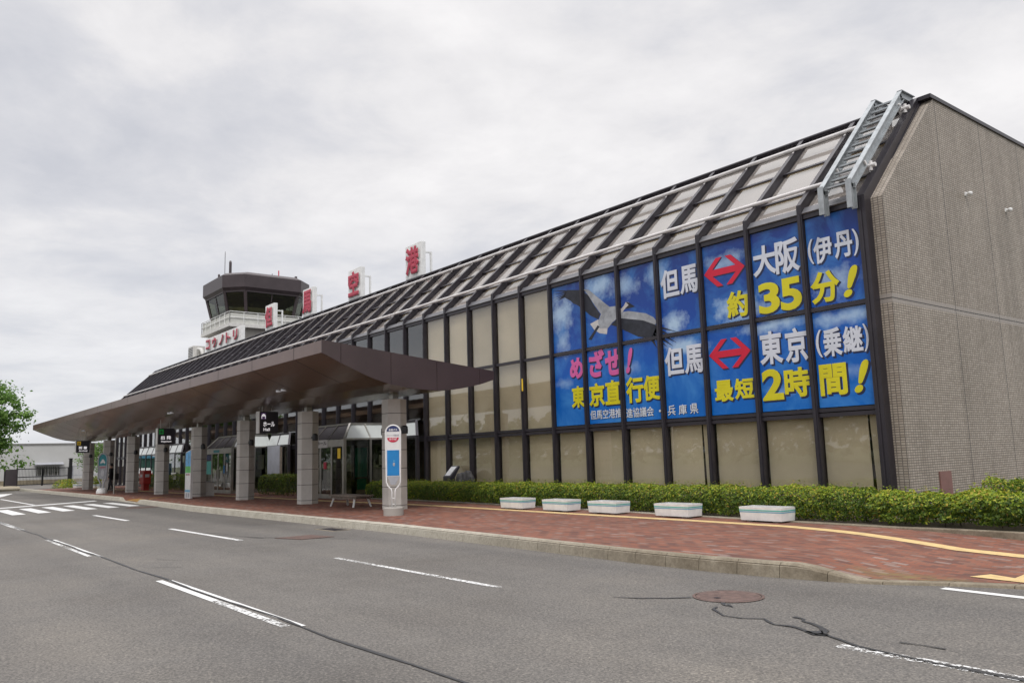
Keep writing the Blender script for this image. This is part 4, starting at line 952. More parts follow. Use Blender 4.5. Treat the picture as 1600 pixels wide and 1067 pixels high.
# ------------------------------------------------------------------ planting
def leaves(pos, nrm, size, mat_ix, asp=.5):
    """one folded leaf (2 triangles pair) per position"""
    n = len(pos)
    d = rng.normal(size=(n,3)); d -= (d*nrm).sum(1,keepdims=True)*nrm*.75; d /= np.linalg.norm(d,axis=1,keepdims=True)+1e-9
    nn = nrm+rng.normal(size=(n,3))*.55; s = np.cross(nn, d); s /= np.linalg.norm(s,axis=1,keepdims=True)+1e-9
    u = np.cross(d, s)
    L = size[:,None]; Wd = L*asp
    p0 = pos-d*L*.5; p2 = pos+d*L*.5; p1 = pos+s*Wd*.5+u*L*.08; p3 = pos-s*Wd*.5+u*L*.08
    v = np.stack([p0,p1,p2,p3],1).reshape(-1,3)
    return v
def leaf_object(name, v, mats, mi, parent, extra=None):
    nq = len(v)//4
    me = bpy.data.meshes.new(name)
    off = np.array(tuple(world_loc(parent))) if parent else np.zeros(3)
    me.vertices.add(len(v)); me.vertices.foreach_set('co', (v-off).astype(np.float32).ravel())
    me.loops.add(nq*4); me.polygons.add(nq)
    me.loops.foreach_set('vertex_index', np.arange(nq*4, dtype=np.int32))
    me.polygons.foreach_set('loop_start', np.arange(0, nq*4, 4, dtype=np.int32))
    me.polygons.foreach_set('loop_total', np.full(nq, 4, dtype=np.int32))
    for m in mats: me.materials.append(m)
    me.polygons.foreach_set('material_index', np.asarray(mi, dtype=np.int32))
    me.update(calc_edges=True); me.validate()
    return link(name, me, parent)
def vnoise(x, y, s, seed=0):
    return (np.sin(x*s*1.3+seed)+np.sin(y*s*1.7+seed*2.1+1.3*np.sin(x*s*.7))+np.sin((x+y)*s*.9+seed*.7)+np.sin((x-1.4*y)*s*2.3+seed))/4
def hedge(label, path, hw, z0, h, dens, size=.045, lump=.05, new=.5, seed=0, low=.85, group='clipped hedges along the terminal', name='hedge'):
    """path: centre line points; hw: half width; h: height above z0"""
    path = [np.array(p, float) for p in path]
    seg = [np.linalg.norm(b-a) for a, b in zip(path, path[1:])]; T = sum(seg)
    n = int(dens*T*(2*hw+2*h))
    s = rng.random(n)*T
    cx = np.zeros(n); cy = np.zeros(n); tx = np.zeros(n); ty = np.zeros(n); acc = 0
    for (a, b), l in zip(zip(path, path[1:]), seg):
        k = (s >= acc) & (s <= acc+l); f = (s[k]-acc)/l; d = (b-a)/l
        cx[k] = a[0]+(b[0]-a[0])*f; cy[k] = a[1]+(b[1]-a[1])*f; tx[k] = d[0]; ty[k] = d[1]; acc += l
    # cross-section: superellipse, shell weighted
    ang = rng.random(n)*(math.pi+2*low)-low
    ca, sa = np.cos(ang), np.sin(ang)
    q = 3.2; rr = (np.abs(ca)**q+np.abs(sa)**q)**(-1/q)
    clump = vnoise(cx*1.0+ca*.5, cy+sa*.6, 11.0, seed+5)+.6*vnoise(cx-sa*.4, cy+ca*.7, 23.0, seed+6)
    depth = 1-np.abs(rng.exponential(.10, n))-.13*np.clip(.25-clump, 0, 1); depth = np.clip(depth, .3, 1.05)
    endf = np.minimum(s, T-s); e = np.clip(endf/.35, 0, 1)**.5
    lum = 1+lump*2.2*vnoise(cx+ca*.4, cy+sa*.4, 3.1, seed)+lump*1.2*vnoise(cx, cy+sa, 9.0, seed+3)
    wv = ca*rr*depth*hw*lum*(.55+.45*e); zv = sa*rr*depth*(h*.56)*lum*(.8+.2*e)
    x = cx-ty*wv; y = cy+tx*wv; z = z0+h*.44+zv
    sprig = (rng.random(n) < .05) & (sa > .6); z = z+sprig*rng.random(n)*.11
    keep = z > z0+.04
    pos = np.stack([x,y,z],1)[keep]; nr = np.stack([-ty*ca, tx*ca, sa+.25],1)[keep]; nr /= np.linalg.norm(nr,axis=1,keepdims=True)
    k = len(pos); sz = size*(.65+.7*rng.random(k))
    v = leaves(pos, nr, sz, None)
    zz = (pos[:,2]-z0)/h; pn = np.clip((zz-.55)*1.5, 0, 1)*new+.12*new+.28*new*vnoise(pos[:,0], pos[:,1], 2.2, seed+9)
    mi = (rng.random(k) < pn).astype(int)
    t = thing(name, label, name, (float(path[0][0]+path[-1][0])/2, float(path[0][1]+path[-1][1])/2, z0), group)
    leaf_object('foliage', v, [MT['hedge_old'], MT['hedge_new']], mi, t)
    # stems
    g = MB(); m = max(4, int(T*5))
    for i in range(m):
        ss = rng.random()*T; acc = 0
        for (a, b), l in zip(zip(path, path[1:]), seg):
            if ss <= acc+l: c = a+(b-a)*(ss-acc)/l; dd = (b-a)/l; break
            acc += l
        o = (rng.random()-.5)*1.3*hw; bx, by = c[0]-dd[1]*o, c[1]+dd[0]*o
        p = [(bx,by,z0-.05)]
        for j in range(3): bx += rng.normal()*.07; by += rng.normal()*.07; p.append((bx,by,z0+h*(.25+.27*j)))
        g.tube(p, [.014,.011,.008,.004], 5, cap=False)
    g.build('stem', MT['stem'], t)['kind'] = 'stuff'
    return t
BEDY = [(-20.4,-1.42),(-17,-1.32),(-14,-1.36),(-9,-1.62),(-5,-1.9),(-.7,-2.22),(1.3,-2.33),(3.4,-2.36),(12,-2.36)]
def bedy(x):
    for (a, b), (c, d) in zip(BEDY, BEDY[1:]):
        if x <= c: return b+(d-b)*(x-a)/(c-a)
    return BEDY[-1][1]
g = MB(); X = [-20.4+.4*i for i in range(81)]
for x in X: g.v += [(x,bedy(x)+.1,.195),(x,2.2 if x > .43 else -.03,.195)]
for i in range(len(X)-1): g.f.append((2*i,2*i+2,2*i+3,2*i+1)); g.m.append(0)
struct(g.build('planting_bed', MT['soil']))
g = MB(); o = 0
for x in X:
    y = bedy(x); zt = .20+.015*sm((x-1)/2); g.v += [(x,y,-.05),(x,y+.01,zt-.015),(x,y+.02,zt),(x,y+.12,zt),(x,y+.12,-.05)]
for i in range(len(X)-1):
    for j in range(4): g.f.append((5*i+j,5*i+5+j,5*i+6+j,5*i+1+j)); g.m.append(0)
struct(g.build('bed_edging', MT['kerb']))
hedge('long clipped green hedge below the banner behind the five white planters', [(-20.1,-.95),(-14,-.93),(-9,-1.05),(-5,-1.2),(-2,-1.35),(.6,-1.42)], .64, .19, .655, 2000, .052, .055, .9, 1)
hedge('loose yellow-green hedge at the right edge below the tiled end wall', [(.55,-1.42),(3.2,-1.55),(5.5,-1.65),(9,-1.7)], .62, .19, .575, 2700, .056, .12, 1.0, 4, .55)
hedge('rounded green shrub mass close against the tiled end wall', [(1.9,.3),(4,.5),(6.5,.6)], .75, .19, .80, 1600, .058, .14, 1.0, 7)
for a, b, lab in ((-29.9,-26.0,'short green hedge under the frosted board between two stone columns'), (-49.6,-46.4,'dark green hedge just left of the tourist sign'), (-44.8,-38.2,'dark green hedge right of the red postbox between stone columns')):
    hedge(lab, [(a,-1.55),(b,-1.55)] if a > -45 or a < -46 else [(a,-1.5),(b,-1.5)], .5, .17, .98, 700, .06, .05, .35, 11)

def planter(label, x, y, w=1.0, d=.50, group='white planters along the hedge'):
    t = thing('planter_box', label, 'planter', (x,y,.172), group)
    z0, z1 = .205, .475
    def ring(f, g_=0): # frustum ring at fraction f (0 bottom .. 1 top)
        ww, dd = w*(.955+.045*f)/2+g_, d*(.93+.07*f)/2+g_; z = z0+(z1-z0)*f
        return [(x-ww,y-dd,z),(x+ww,y-dd,z),(x+ww,y+dd,z),(x-ww,y+dd,z)]
    g = MB(); a, b = ring(0), ring(1); c = ring(1,-.045); e = [(p[0],p[1],z1-.07) for p in c]
    for u, v in ((a,b),(b,c),(c,e)): g.add(u+v, [(i,(i+1)%4,4+(i+1)%4,4+i) for i in range(4)])
    g.add(a, [(3,2,1,0)])
    g.build('tub', MT['white'], t)
    MB().add(e, [(0,1,2,3)])
    s = MB(); s.add(e, [(0,1,2,3)]); s.build('soil', MT['soil'], t)
    for f0, f1, m in ((.72,.80,'stripe_green'),(.60,.67,'stripe_blue')):
        q = MB(); u, v = ring(f0,.003), ring(f1,.003); q.add(u+v, [(i,(i+1)%4,4+(i+1)%4,4+i) for i in range(4)]); q.build('stripe', MT[m], t)
    k = MB()
    for sx in (-.3,.3): k.box(x+sx*w-.06,x+sx*w+.06,y-d*.36,y+d*.36,.16,.205)
    k.build('foot', MT['concrete'], t)
    return t
for x, y, lab in ((-9.47,-2.28,'white planter with teal stripes, leftmost of the five by the hedge'), (-7.62,-2.28,'white planter with teal stripes, second from the left by the hedge'), (-5.87,-2.27,'white planter with teal stripes, middle one of the five'),
                  (-3.66,-2.27,'white planter with teal stripes, fourth from the left by the hedge'), (-1.32,-2.27,'white planter with teal stripes, largest and rightmost by the hedge')):
    planter(lab, x, y)

# ------------------------------------------------------------------ bus stop sign
bp = Vector((-10.62,-5.62,.172))
t = thing('bus_stop_sign', 'white round-topped bus stop sign with blue notice on a concrete foot', 'bus stop sign', bp)
U = Vector((math.sin(R(33)), math.cos(R(33)), 0)).normalized(); U = Vector((.62,.785,0)).normalized(); Vz = Vector((0,0,1)); Nf = U.cross(Vz)
MB().lathe(bp, [(.27,0),(.27,.19),(.255,.215)], 28).build('foot', MT['concrete'], t)
def loopz(w, zb, zt, n=14):
    P = []
    for k in range(n+1):
        a = math.pi*k/n; P.append((w*math.cos(a), zt-w+w*math.sin(a)))
    return P
P = [(.045,.40),(.045,.80),(.06,.86),(.15,.95),(.19,1.05)]+loopz(.205,0,2.57)+[(-.19,1.05),(-.15,.95),(-.06,.86),(-.045,.80),(-.045,.40)]
MB().tube([bp+U*a+Vz*(b-.172) for a, b in P], .02, 8).build('frame', MT['white'], t, smooth=True)
g = MB(); 
for z in (.62,.46): g.tube([bp+U*-.045+Vz*(z-.172), bp+U*.045+Vz*(z-.172)], .012, 6)
g.build('brace', MT['white'], t)
def plate(P, mat, d, name, depth=.006):
    g = MB(); g.prism([bp+U*a+Vz*(b-.172)+Nf*d for a, b in P], Nf*depth); return g.build(name, mat, t)
plate([(.185,1.2)]+loopz(.185,0,2.55)+[(-.185,1.2)], MT['signwhite'], -.003, 'board', .008)
plate([(.06,.98),(.17,1.2),(-.17,1.2),(-.06,.98)], MT['greyprint'], -.003, 'board_foot')
A = [(.168*math.cos(math.pi*k/14), 2.405+.15*math.sin(math.pi*k/14)) for k in range(15)]
plate(A, MT['navy'], .006, 'header')
B = [(.158*math.cos(math.pi*k/14), 2.235-.125*math.sin(math.pi*k/14)) for k in range(15)]
plate(B, MT['redprint'], .006, 'header')
tx = lambda s, a, b, w, h, m, bold: text(s, bp+U*a+Vz*(b-.172)+Nf*.0125, U, Vz, w, h, MT[m], t, bold, .002)
tx('全但バス', -.12, 2.415, .24, .065, 'signwhite', .03); tx('コウノトリ但馬空港', -.165, 2.275, .33, .055, 'greyprint', .02); tx('のりば', -.10, 2.165, .20, .06, 'signwhite', .035)
plate([(-.165,1.22),(.165,1.22),(.165,1.90),(-.165,1.90)], MT['blue'], .006, 'notice')
plate([(.02+.03*math.cos(k*.524), 1.52+.05*math.sin(k*.524)) for k in range(12)], MT['greyprint'], .0125, 'emblem', .002)
plate([(.02+.02*math.cos(k*.524), 1.61+.02*math.sin(k*.524)) for k in range(12)], MT['stripe_blue'], .0125, 'emblem', .002)

# ------------------------------------------------------------------ taxi stand sign
bp = Vector((-44.4,-5.76,.172)); U = Vector((.45,.89,0)).normalized(); Nf = U.cross(Vz)
t = thing('taxi_stand_sign', 'grey round-topped taxi stand sign with teal car emblem on a white foot', 'taxi sign', bp)
MB().lathe(bp, [(.30,0),(.30,.10),(.25,.26),(.20,.30)], 24).build('foot', MT['white'], t)
SQ = .62
_plate = plate
def plate(P, mat, d, name, depth=.006): return _plate([(a*SQ, b) for a, b in P], mat, d, name, depth)
P = [(.14,.45),(.14,.75),(.36,1.05)]+loopz(.40,0,2.52)+[(-.36,1.05),(-.14,.75),(-.14,.45)]
MB().tube([bp+U*(a*.62)+Vz*(b-.172) for a, b in P], .04, 8).build('frame', MT['greyprint'], t, smooth=True)
plate([(.37,1.15)]+loopz(.37,0,2.49)+[(-.37,1.15),(-.2,1.0),(.2,1.0)], MT['greyprint'], -.006, 'board', .012)
plate([(.33,1.80)]+loopz(.33,0,2.45)+[(-.33,1.80)], MT['teal'], .007, 'emblem_panel')
plate([(-.2,1.9),(-.2,2.03),(-.13,2.05),(-.08,2.16),(.08,2.16),(.13,2.05),(.2,2.03),(.2,1.9),(.13,1.9),(.13,1.95),(-.13,1.95),(-.13,1.9)], MT['signwhite'], .014, 'car_emblem', .003)
plate([(-.25,1.66),(.25,1.66),(.25,1.70),(-.25,1.70)], MT['redprint'], .007, 'lettering_strip')
plate([(.16*math.cos(k*.45), 1.36+.2*math.sin(k*.45)) for k in range(14)], MT['paper'], .007, 'notice')

# ------------------------------------------------------------------ tourist sign, cabinet, pole, postbox
t = thing('tourist_sign', 'tall slim white board with blue and green print leaning top before a column', 'sign', (-29.75,-5.25,.172))
x0, x1, y = -30.15, -29.35, -5.25
MB().prism([(x0,y,.17),(x1,y,.17),(x1,y,2.36),(x0,y,2.25)], (0,.10,0)).build('board', MT['signwhite'], t)
MB().prism([(x0+.03,y-.004,1.62),(x1-.03,y-.004,1.62),(x1-.03,y-.004,2.33),(x0+.03,y-.004,2.225)], (0,.003,0)).build('print', MT['printed'], t)
MB().box(x0+.03,x1-.03,y-.004,y-.001,1.32,1.62).build('print', MT['printed_green'], t)
MB().box(x0+.03,x1-.03,y-.004,y-.001,.46,.56).build('print', MT['stripe_blue'], t)
MB().box(x0+.15,x0+.38,y-.004,y-.001,.22,.42).build('print', MT['greyprint'], t)
MB().box(x0+.45,x0+.68,y-.004,y-.001,.22,.42).build('print', MT['greyprint'], t)
for k in range(4): MB().box(x0+.12+.15*k,x0+.20+.15*k,y-.004,y-.001,1.2,1.29).build('print', MT['redprint' if k % 2 else 'black'], t)
t = thing('litter_cabinet', 'low grey cabinet with sloping top beside the tourist sign column', 'cabinet', (-31.5,-4.1,.172))
MB().prism([(-31.75,-4.15,.17),(-31.75,-4.15,.93),(-31.75,-3.85,.83),(-31.75,-3.55,.80),(-31.75,-3.55,.17)], (.5,0,0)).build('body', MT['offwhite'], t, bevel=.015)
MB().prism([(-31.78,-4.18,.945),(-31.78,-3.85,.845),(-31.78,-3.52,.815),(-31.78,-3.52,.845),(-31.78,-3.85,.875),(-31.78,-4.18,.975)], (.56,0,0)).build('lid', MT['greyprint'], t)
t = thing('post', 'thin grey metal pole standing between the person and the second farthest columns', 'pole', (-42.6,-5.5,.172))
MB().tube([(-42.6,-5.5,.16),(-42.6,-5.5,3.3)], .045, 8).build('shaft', MT['steel'], t); MB().lathe((-42.6,-5.5,.165), [(.13,0),(.13,.015)], 12).build('base_plate', MT['steel'], t)
t = thing('postbox', 'red postbox with white label by the porch wall', 'postbox', (-46.4,-2.8,.172))
MB().box(-47.3,-46.3,-3.0,-2.55,.55,1.42).build('body', MT['postred'], t, bevel=.05); MB().box(-47.1,-46.5,-2.92,-2.6,.17,.55).build('pedestal', MT['postred'], t)
MB().box(-47.05,-46.55,-3.006,-3.0,1.0,1.18).build('label_plate', MT['paper'], t); MB().box(-46.3,-46.294,-2.9,-2.65,1.0,1.18).build('label_plate', MT['paper'], t); MB().box(-47.1,-46.5,-3.008,-3.0,1.26,1.31).build('slot', MT['black'], t)

# ------------------------------------------------------------------ bench
t = thing('bench', 'backless weathered wooden bench with metal legs under the canopy', 'bench', (-15.8,-4.2,.172))
bx0, bx1, by0, by1 = -16.7, -14.75, -4.6, -3.95
for k in range(4):
    y = by0+(by1-by0)*k/4; MB().box(bx0,bx1,y+.01,y+(by1-by0)/4-.01,.50,.55).build('slat', MT['wood'], t, bevel=.008)
MB().box(bx0+.1,bx1-.1,by0+.06,by0+.12,.43,.50).build('rail', MT['wood'], t); MB().box(bx0+.1,bx1-.1,by1-.12,by1-.06,.43,.50).build('rail', MT['wood'], t)
for x, s in ((bx0+.25,-1),(bx1-.25,1)):
    for y, q in ((by0+.1,-1),(by1-.1,1)):
        MB().bar((x,y,.47),(x+s*.08,y+q*.09,.172),.055).build('leg', MT['offwhite'], t)
# ------------------------------------------------------------------ plaque stand and rock in the hedge bed
t = thing('plaque_stand', 'dark lectern stand with tilted white plaque rising from the hedge', 'plaque', (-15.65,-.35,.19))
MB().prism([(-15.95,-.50,.15),(-15.95,-.50,.98),(-15.95,-.12,1.36),(-15.95,-.06,1.33),(-15.95,-.30,.95),(-15.95,-.30,.15)], (.46,0,0)).build('stand', MT['charcoal'], t, bevel=.01)
q = Vector((0,.38,.38)).normalized(); o = Vector((-15.89,-.50,.98))+Vector((0,-.005,.008))
MB().prism([o+q*.05, o+Vector((.33,0,0))+q*.05, o+Vector((.33,0,0))+q*.48, o+q*.48], (0,-.004,.004)).build('plaque', MT['paper'], t)
bm = bmesh.new(); bmesh.ops.create_icosphere(bm, subdivisions=4, radius=1)
for v in bm.verts:
    p = v.co; n = math.sin(p.x*3.1+1)*math.sin(p.y*2.7)*.12+math.sin(p.z*6+p.x*5)*.05+math.sin(p.x*13+p.y*11)*.025
    v.co = Vector((p.x*.56, p.y*.22, p.z*.62))*(1+n)
me = bpy.data.meshes.new('boulder'); bm.to_mesh(me); bm.free(); me.materials.append(MT['rock'])
o = link('boulder', me); o.location = (-14.85,-.30,.56); tag(o, 'dark rounded boulder showing above the hedge beside the plaque', 'boulder')
# small yellow tag on a mullion
t = thing('warning_tag', 'small yellow tag fixed to a dark window post', 'tag', (-11.85,-.02,4.0))
MB().box(-11.90,-11.84,-.03,-.018,3.75,4.15).build('plate', MT['yel'], t)

# ------------------------------------------------------------------ control tower
tx_, ty_, w, c = -59.25, 9.0, 3.8, 1.35
tow = thing('control_tower', 'airport control tower with octagonal dark cab, slanted windows and white balcony', 'tower', (tx_,ty_,RZ))
def octa(w, c, z): return [(tx_+a,ty_+b,z) for a, b in ((-w+c,-w),(w-c,-w),(w,-w+c),(w,w-c),(w-c,w),(-w+c,w),(-w,w-c),(-w,-w+c))]
def frust(g, w0, c0, z0, w1, c1, z1, mi=0, cap=True):
    a, b = octa(w0,c0,z0), octa(w1,c1,z1); g.add(a+b, ([tuple(range(7,-1,-1)), tuple(range(8,16))] if cap else [])+[(i,(i+1)%8,8+(i+1)%8,8+i) for i in range(8)], mi)
g = MB(); frust(g, w-.18,c,15.72,w,c,15.98); frust(g, w,c,15.98,w,c,17.02); frust(g, w,c,17.02,w-.35,c,17.28); g.build('roof', MT['tower'], tow)
wb_, wt_ = 3.0, 3.52
zA, zB = 13.3, 15.72
A, B = octa(wb_,1.05,zA), octa(wt_,1.25,zB)
for i in range(8):
    a0, a1, b0, b1 = Vector(A[i]), Vector(A[(i+1)%8]), Vector(B[i]), Vector(B[(i+1)%8])
    big = (a1-a0).length > 2.5; n = 2 if big else 1
    for k in range(n):
        p = [a0.lerp(a1,k/n), a0.lerp(a1,(k+1)/n), b0.lerp(b1,(k+1)/n), b0.lerp(b1,k/n)]
        MB().prism(p, (p[1]-p[0]).cross(p[3]-p[0]).normalized()*-.02).build('window_pane', MT['pane_tower'], tow)
    fr = MB(); fr.bar(a0, b0, .24, .18)
    for k in range(1, n): fr.bar(a0.lerp(a1,k/n), b0.lerp(b1,k/n), .09)
    fr.bar(b0, b1, .18)
    fr.build('window_post', MT['tower'], tow)
g = MB(); frust(g, 3.0,1.05,13.0,2.9,1.0,13.28); g.build('cab_floor', MT['cab'], tow)
g = MB(); frust(g, 3.3,1.1,15.55,3.3,1.1,15.7); g.build('cab_ceiling', MT['cab'], tow)
g = MB(); g.box(tx_-1.6,tx_+1.6,ty_-1.6,ty_+1.6,13.28,14.35); g.box(tx_-.5,tx_+.5,ty_-.5,ty_+.5,14.35,15.6); g.build('console', MT['cab'], tow)
g = MB(); frust(g, 2.92,1.02,13.4,3.05,1.08,14.45,cap=False); g.build('roller_blind', MT['cab'], tow)
bw = 3.55
MB().box(tx_-bw,tx_+bw,ty_-bw,ty_+bw,12.66,12.95).build('balcony_slab', MT['offwhite'], tow)
g = MB(); e = bw-.05
cor = [(tx_-e,ty_-e),(tx_+e,ty_-e),(tx_+e,ty_+e),(tx_-e,ty_+e)]
for (a, b), (c_, d) in zip(cor, cor[1:]+cor[:1]):
    for z in (13.42,13.90): g.tube([(a,b,z),(c_,d,z)], .03, 6)
    for k in range(7): f = k/6; g.tube([(a+(c_-a)*f,b+(d-b)*f,12.95),(a+(c_-a)*f,b+(d-b)*f,13.9)], .03, 6)
g.build('railing', MT['white'], tow)
e = bw-.12
g = MB()
for (a, b), (c_, d) in zip([(tx_-e,ty_-e),(tx_+e,ty_-e),(tx_+e,ty_+e)], [(tx_+e,ty_-e),(tx_+e,ty_+e),(tx_-e,ty_+e)]): g.bar((a,b,13.38),(c_,d,13.38),.03,.86)
g.build('balcony_panel', MT['rail'], tow)
MB().box(tx_-3.2,tx_+3.0,ty_-3.0,ty_+3.0,RZ,12.66).build('shaft', MT['concrete'], tow)
MB().box(tx_+3.0,tx_+3.04,ty_-2.4,ty_+2.6,RZ+.3,RZ+1.25).build('louvre', MT['charcoal'], tow)
for dx, dy, h, r in ((-2.6,-2.4,1.0,.10),(-1.7,-2.2,2.9,.025),(-.9,-2.0,1.9,.12),(2.2,1.1,.8,.05),(2.0,.6,.5,.03),(2.8,2.4,.3,.12)):
    MB().tube([(tx_+dx,ty_+dy,17.2),(tx_+dx,ty_+dy,17.25+h*.92),(tx_+dx,ty_+dy,17.25+h)], [r,r,r*.6], 8).build('antenna', MT['tower'] if dx != 2.2 else MT['redprint'], tow)

# ------------------------------------------------------------------ person with shoulder bag
def skin_body(name, V, E, rad, mats, root=0, sub=2, paint=None, parent=None):
    me = bpy.data.meshes.new(name); me.from_pydata(V, E, []); o = bpy.data.objects.new(name, me); COL.objects.link(o)
    m = o.modifiers.new('skin', 'SKIN'); m.use_smooth_shade = True
    for i, r in enumerate(rad):
        d = me.skin_vertices[0].data[i]; d.radius = (r, r) if not isinstance(r, tuple) else r; d.use_root = (i == root)
    s = o.modifiers.new('subd', 'SUBSURF'); s.levels = sub; s.render_levels = sub
    bpy.context.view_layer.update()
    n = bpy.data.meshes.new_from_object(o.evaluated_get(bpy.context.evaluated_depsgraph_get()))
    bpy.data.objects.remove(o); n.name = name; n.materials.clear()
    for k in mats: n.materials.append(k)
    if paint:
        for p in n.polygons: p.material_index = paint(p.center)
    return link(name, n, parent)
pp = Vector((-47.6,-4.6,.172))
t = thing('person', 'person in a dark suit walking under the canopy beside the taxi sign', 'person', pp)
#      faces -Y and a little -X; X: left/right, Y: front is negative
V = [(0,0,.93),(0,.01,1.12),(0,.02,1.36),(0,.0,1.47),(0,-.02,1.56),(0,-.03,1.66),
     (-.09,0,.88),(-.10,-.12,.50),(-.10,-.17,.09),(-.10,-.30,.04),
     (.09,0,.88),(.10,.05,.48),(.10,.22,.12),(.10,.12,.04),
     (-.19,.02,1.40),(-.24,.04,1.13),(-.24,-.10,.92),(-.24,-.15,.83),
     (.19,.02,1.40),(.25,.06,1.14),(.25,-.02,.90),(.25,-.05,.81),
     (-.245,-.18,.76),(-.22,-.19,.77),(-.265,-.175,.765),(-.215,-.15,.80),(.255,-.07,.74),(.23,-.08,.745),(.275,-.06,.745),(.225,-.05,.775)]
E_ = [(0,1),(1,2),(2,3),(3,4),(4,5),(0,6),(6,7),(7,8),(8,9),(0,10),(10,11),(11,12),(12,13),(2,14),(14,15),(15,16),(16,17),(2,18),(18,19),(19,20),(20,21),(17,22),(17,23),(17,24),(17,25),(21,26),(21,27),(21,28),(21,29)]
rad = [(.155,.11),(.15,.11),(.17,.12),(.065,.065),(.085,.095),(.07,.085),.095,.07,.048,.035,.095,.07,.048,.035,.075,.055,.042,.034,.075,.055,.042,.034,.010,.010,.010,.010,.010,.010,.010,.010]
bd = skin_body('body', V, E_, rad, [MT['suit'], MT['skin']], 0, 2, lambda c: 1 if (c.z > 1.44 or (abs(c.x) > .19 and c.z < .87)) else 0, t)
hr = bmesh.new(); bmesh.ops.create_uvsphere(hr, u_segments=16, v_segments=10, radius=.105)
for v in list(hr.verts):
    v.co = Vector((v.co.x*.95, v.co.y*1.08+.005, v.co.z*1.12+1.645))
bmesh.ops.delete(hr, geom=[v for v in hr.verts if v.co.y < -.05 and v.co.z < 1.70 or v.co.z < 1.55], context='VERTS')
me = bpy.data.meshes.new('hair'); hr.to_mesh(me); hr.free(); me.materials.append(MT['hair']); link('hair', me, t)
g = MB(); g.prism([(-.018,-.115,1.60),(.018,-.115,1.60),(0,-.145,1.605),(0,-.12,1.655)], (0,.02,0)); g.v = [tuple(Vector(v)+pp-Vector((0,0,0))) for v in g.v]; g.v = [(a,b,c-pp.z*0) for a,b,c in g.v]
g.build('nose', MT['skin'], t)
t.rotation_euler.z = R(-35)
t2 = thing('shoulder_bag', 'black bag carried on the back of the person in the dark suit', 'bag', (-47.45,-4.32,1.0))
MB().box(-47.65,-47.2,-4.52,-4.22,.90,1.30).build('bag', MT['black'], t2, bevel=.05)
MB().tube([(-47.6,-4.36,1.28),(-47.65,-4.46,1.55),(-47.6,-4.62,1.52),(-47.6,-4.76,1.3)], .02, 6).build('strap', MT['black'], t2)

# ------------------------------------------------------------------ far left: white building, gate, fence, screens, shrubs
wb = thing('warehouse', 'pale flat-roofed building with one barred window behind the black gate', 'building', (-98,2,0))
MB().box(-112,-97,-9,16,-.05,4.48).build('wall', MT['building'], wb); MB().box(-97,-96.96,-9,16,0,.55).build('plinth', MT['dirt_band'], wb)
MB().box(-112.1,-96.9,-9.1,16.1,4.48,4.62).build('roof', MT['roof'], wb)
wf = MB().box(-97,-96.95,-1.75,.75,.95,2.05).build('window', MT['greyprint'], wb)
MB().box(-96.95,-96.93,-1.68,-.53,1.02,1.98).build('pane', MT['pane_dark'], wf); MB().box(-96.95,-96.93,-.47,.68,1.02,1.98).build('pane', MT['pane_dark'], wf)
g = MB()
for k in range(14): g.box(-96.9,-96.87,-1.7+k*.18,-1.67+k*.18,.97,2.0)
g.build('bar', MT['offwhite'], wf)
MB().prism([(-97,-2.0,2.45),(-96.3,-2.0,2.25),(-96.3,-2.0,2.20),(-97,-2.0,2.38)], (0,3.0,0)).build('awning', MT['greyprint'], wb)
def gate(x0, y0, x1, y1, zt, label, name, cat, nb, mat='black', group=None):
    t = thing(name, label, cat, ((x0+x1)/2,(y0+y1)/2,.0), group)
    a, b = Vector((x0,y0,0)), Vector((x1,y1,0)); z = Vector((0,0,1))
    g = MB()
    for h in (.15, .95, zt): g.bar(a+z*h, b+z*h, .09)
    g.bar(a, a+z*(zt+.05), .12); g.bar(b, b+z*(zt+.05), .12); g.build('frame', MT[mat], t)
    for k in range(1, nb): p = a.lerp(b, k/nb); 
    g = MB()
    for k in range(1, nb): p = a.lerp(b, k/nb); g.bar(p+z*.15, p+z*zt, .028)
    g.build('bars', MT[mat], t)
    return t, a, b
gate(-89.3,-4.5,-90.6,-2.0,1.78,'left leaf of the black barred gate beside the brown screen','barred_gate','gate',18,group='black gate leaves')
gate(-90.6,-1.95,-92.2,.75,1.82,'right leaf of the black barred gate before the barred window','barred_gate','gate',20,group='black gate leaves')
t = thing('gate_post', 'tall black gate post at the right end of the gate', 'post', (-92.3,.95,0))
MB().box(-92.45,-92.15,.8,1.1,0,2.75).build('shaft', MT['black'], t); MB().box(-92.5,-92.1,.75,1.15,2.75,2.82).build('cap', MT['black'], t)
gate(-92.3,1.2,-92.0,5.0,1.95,'thin grey mesh fence continuing right of the black gate','mesh_fence','fence',28,'greyprint')
t = thing('screen_panel', 'solid dark brown screen panel left of the black gate', 'screen', (-88,-5.2,0))
MB().bar((-87.2,-5.8,.9),(-89.1,-4.5,.9),.08,1.75).build('panel', MT['tower'], t); MB().bar((-87.2,-5.8,.0),(-87.2,-5.8,1.85),.12).build('post', MT['black'], t); MB().bar((-89.1,-4.5,.0),(-89.1,-4.5,1.85),.12).build('post', MT['black'], t)
g = MB(); g.prism([(-69.5,-8.3,0),(-70.5,-6.5,0),(-84,-4.9,0),(-100,-6,0),(-100,-14,0),(-74,-10,0)], (0,0,.12)); struct(g.build('verge', MT['dirt_band']))
t = thing('garden_shed', 'green metal shed partly behind the leftmost tree', 'shed', (-92,-8.5,0))
MB().box(-94,-90,-10,-7.0,0,2.6).build('wall', MT['dkgreen'], t); MB().prism([(-94.2,-10.2,2.6),(-94.2,-8.5,3.1),(-94.2,-6.8,2.6)], (4.4,0,0)).build('roof', MT['stripe_blue'], t)
t = thing('parked_car', 'white parked car with red tail lamp, barely in frame beside the screen', 'car', (-88.5,-7.9,.12))
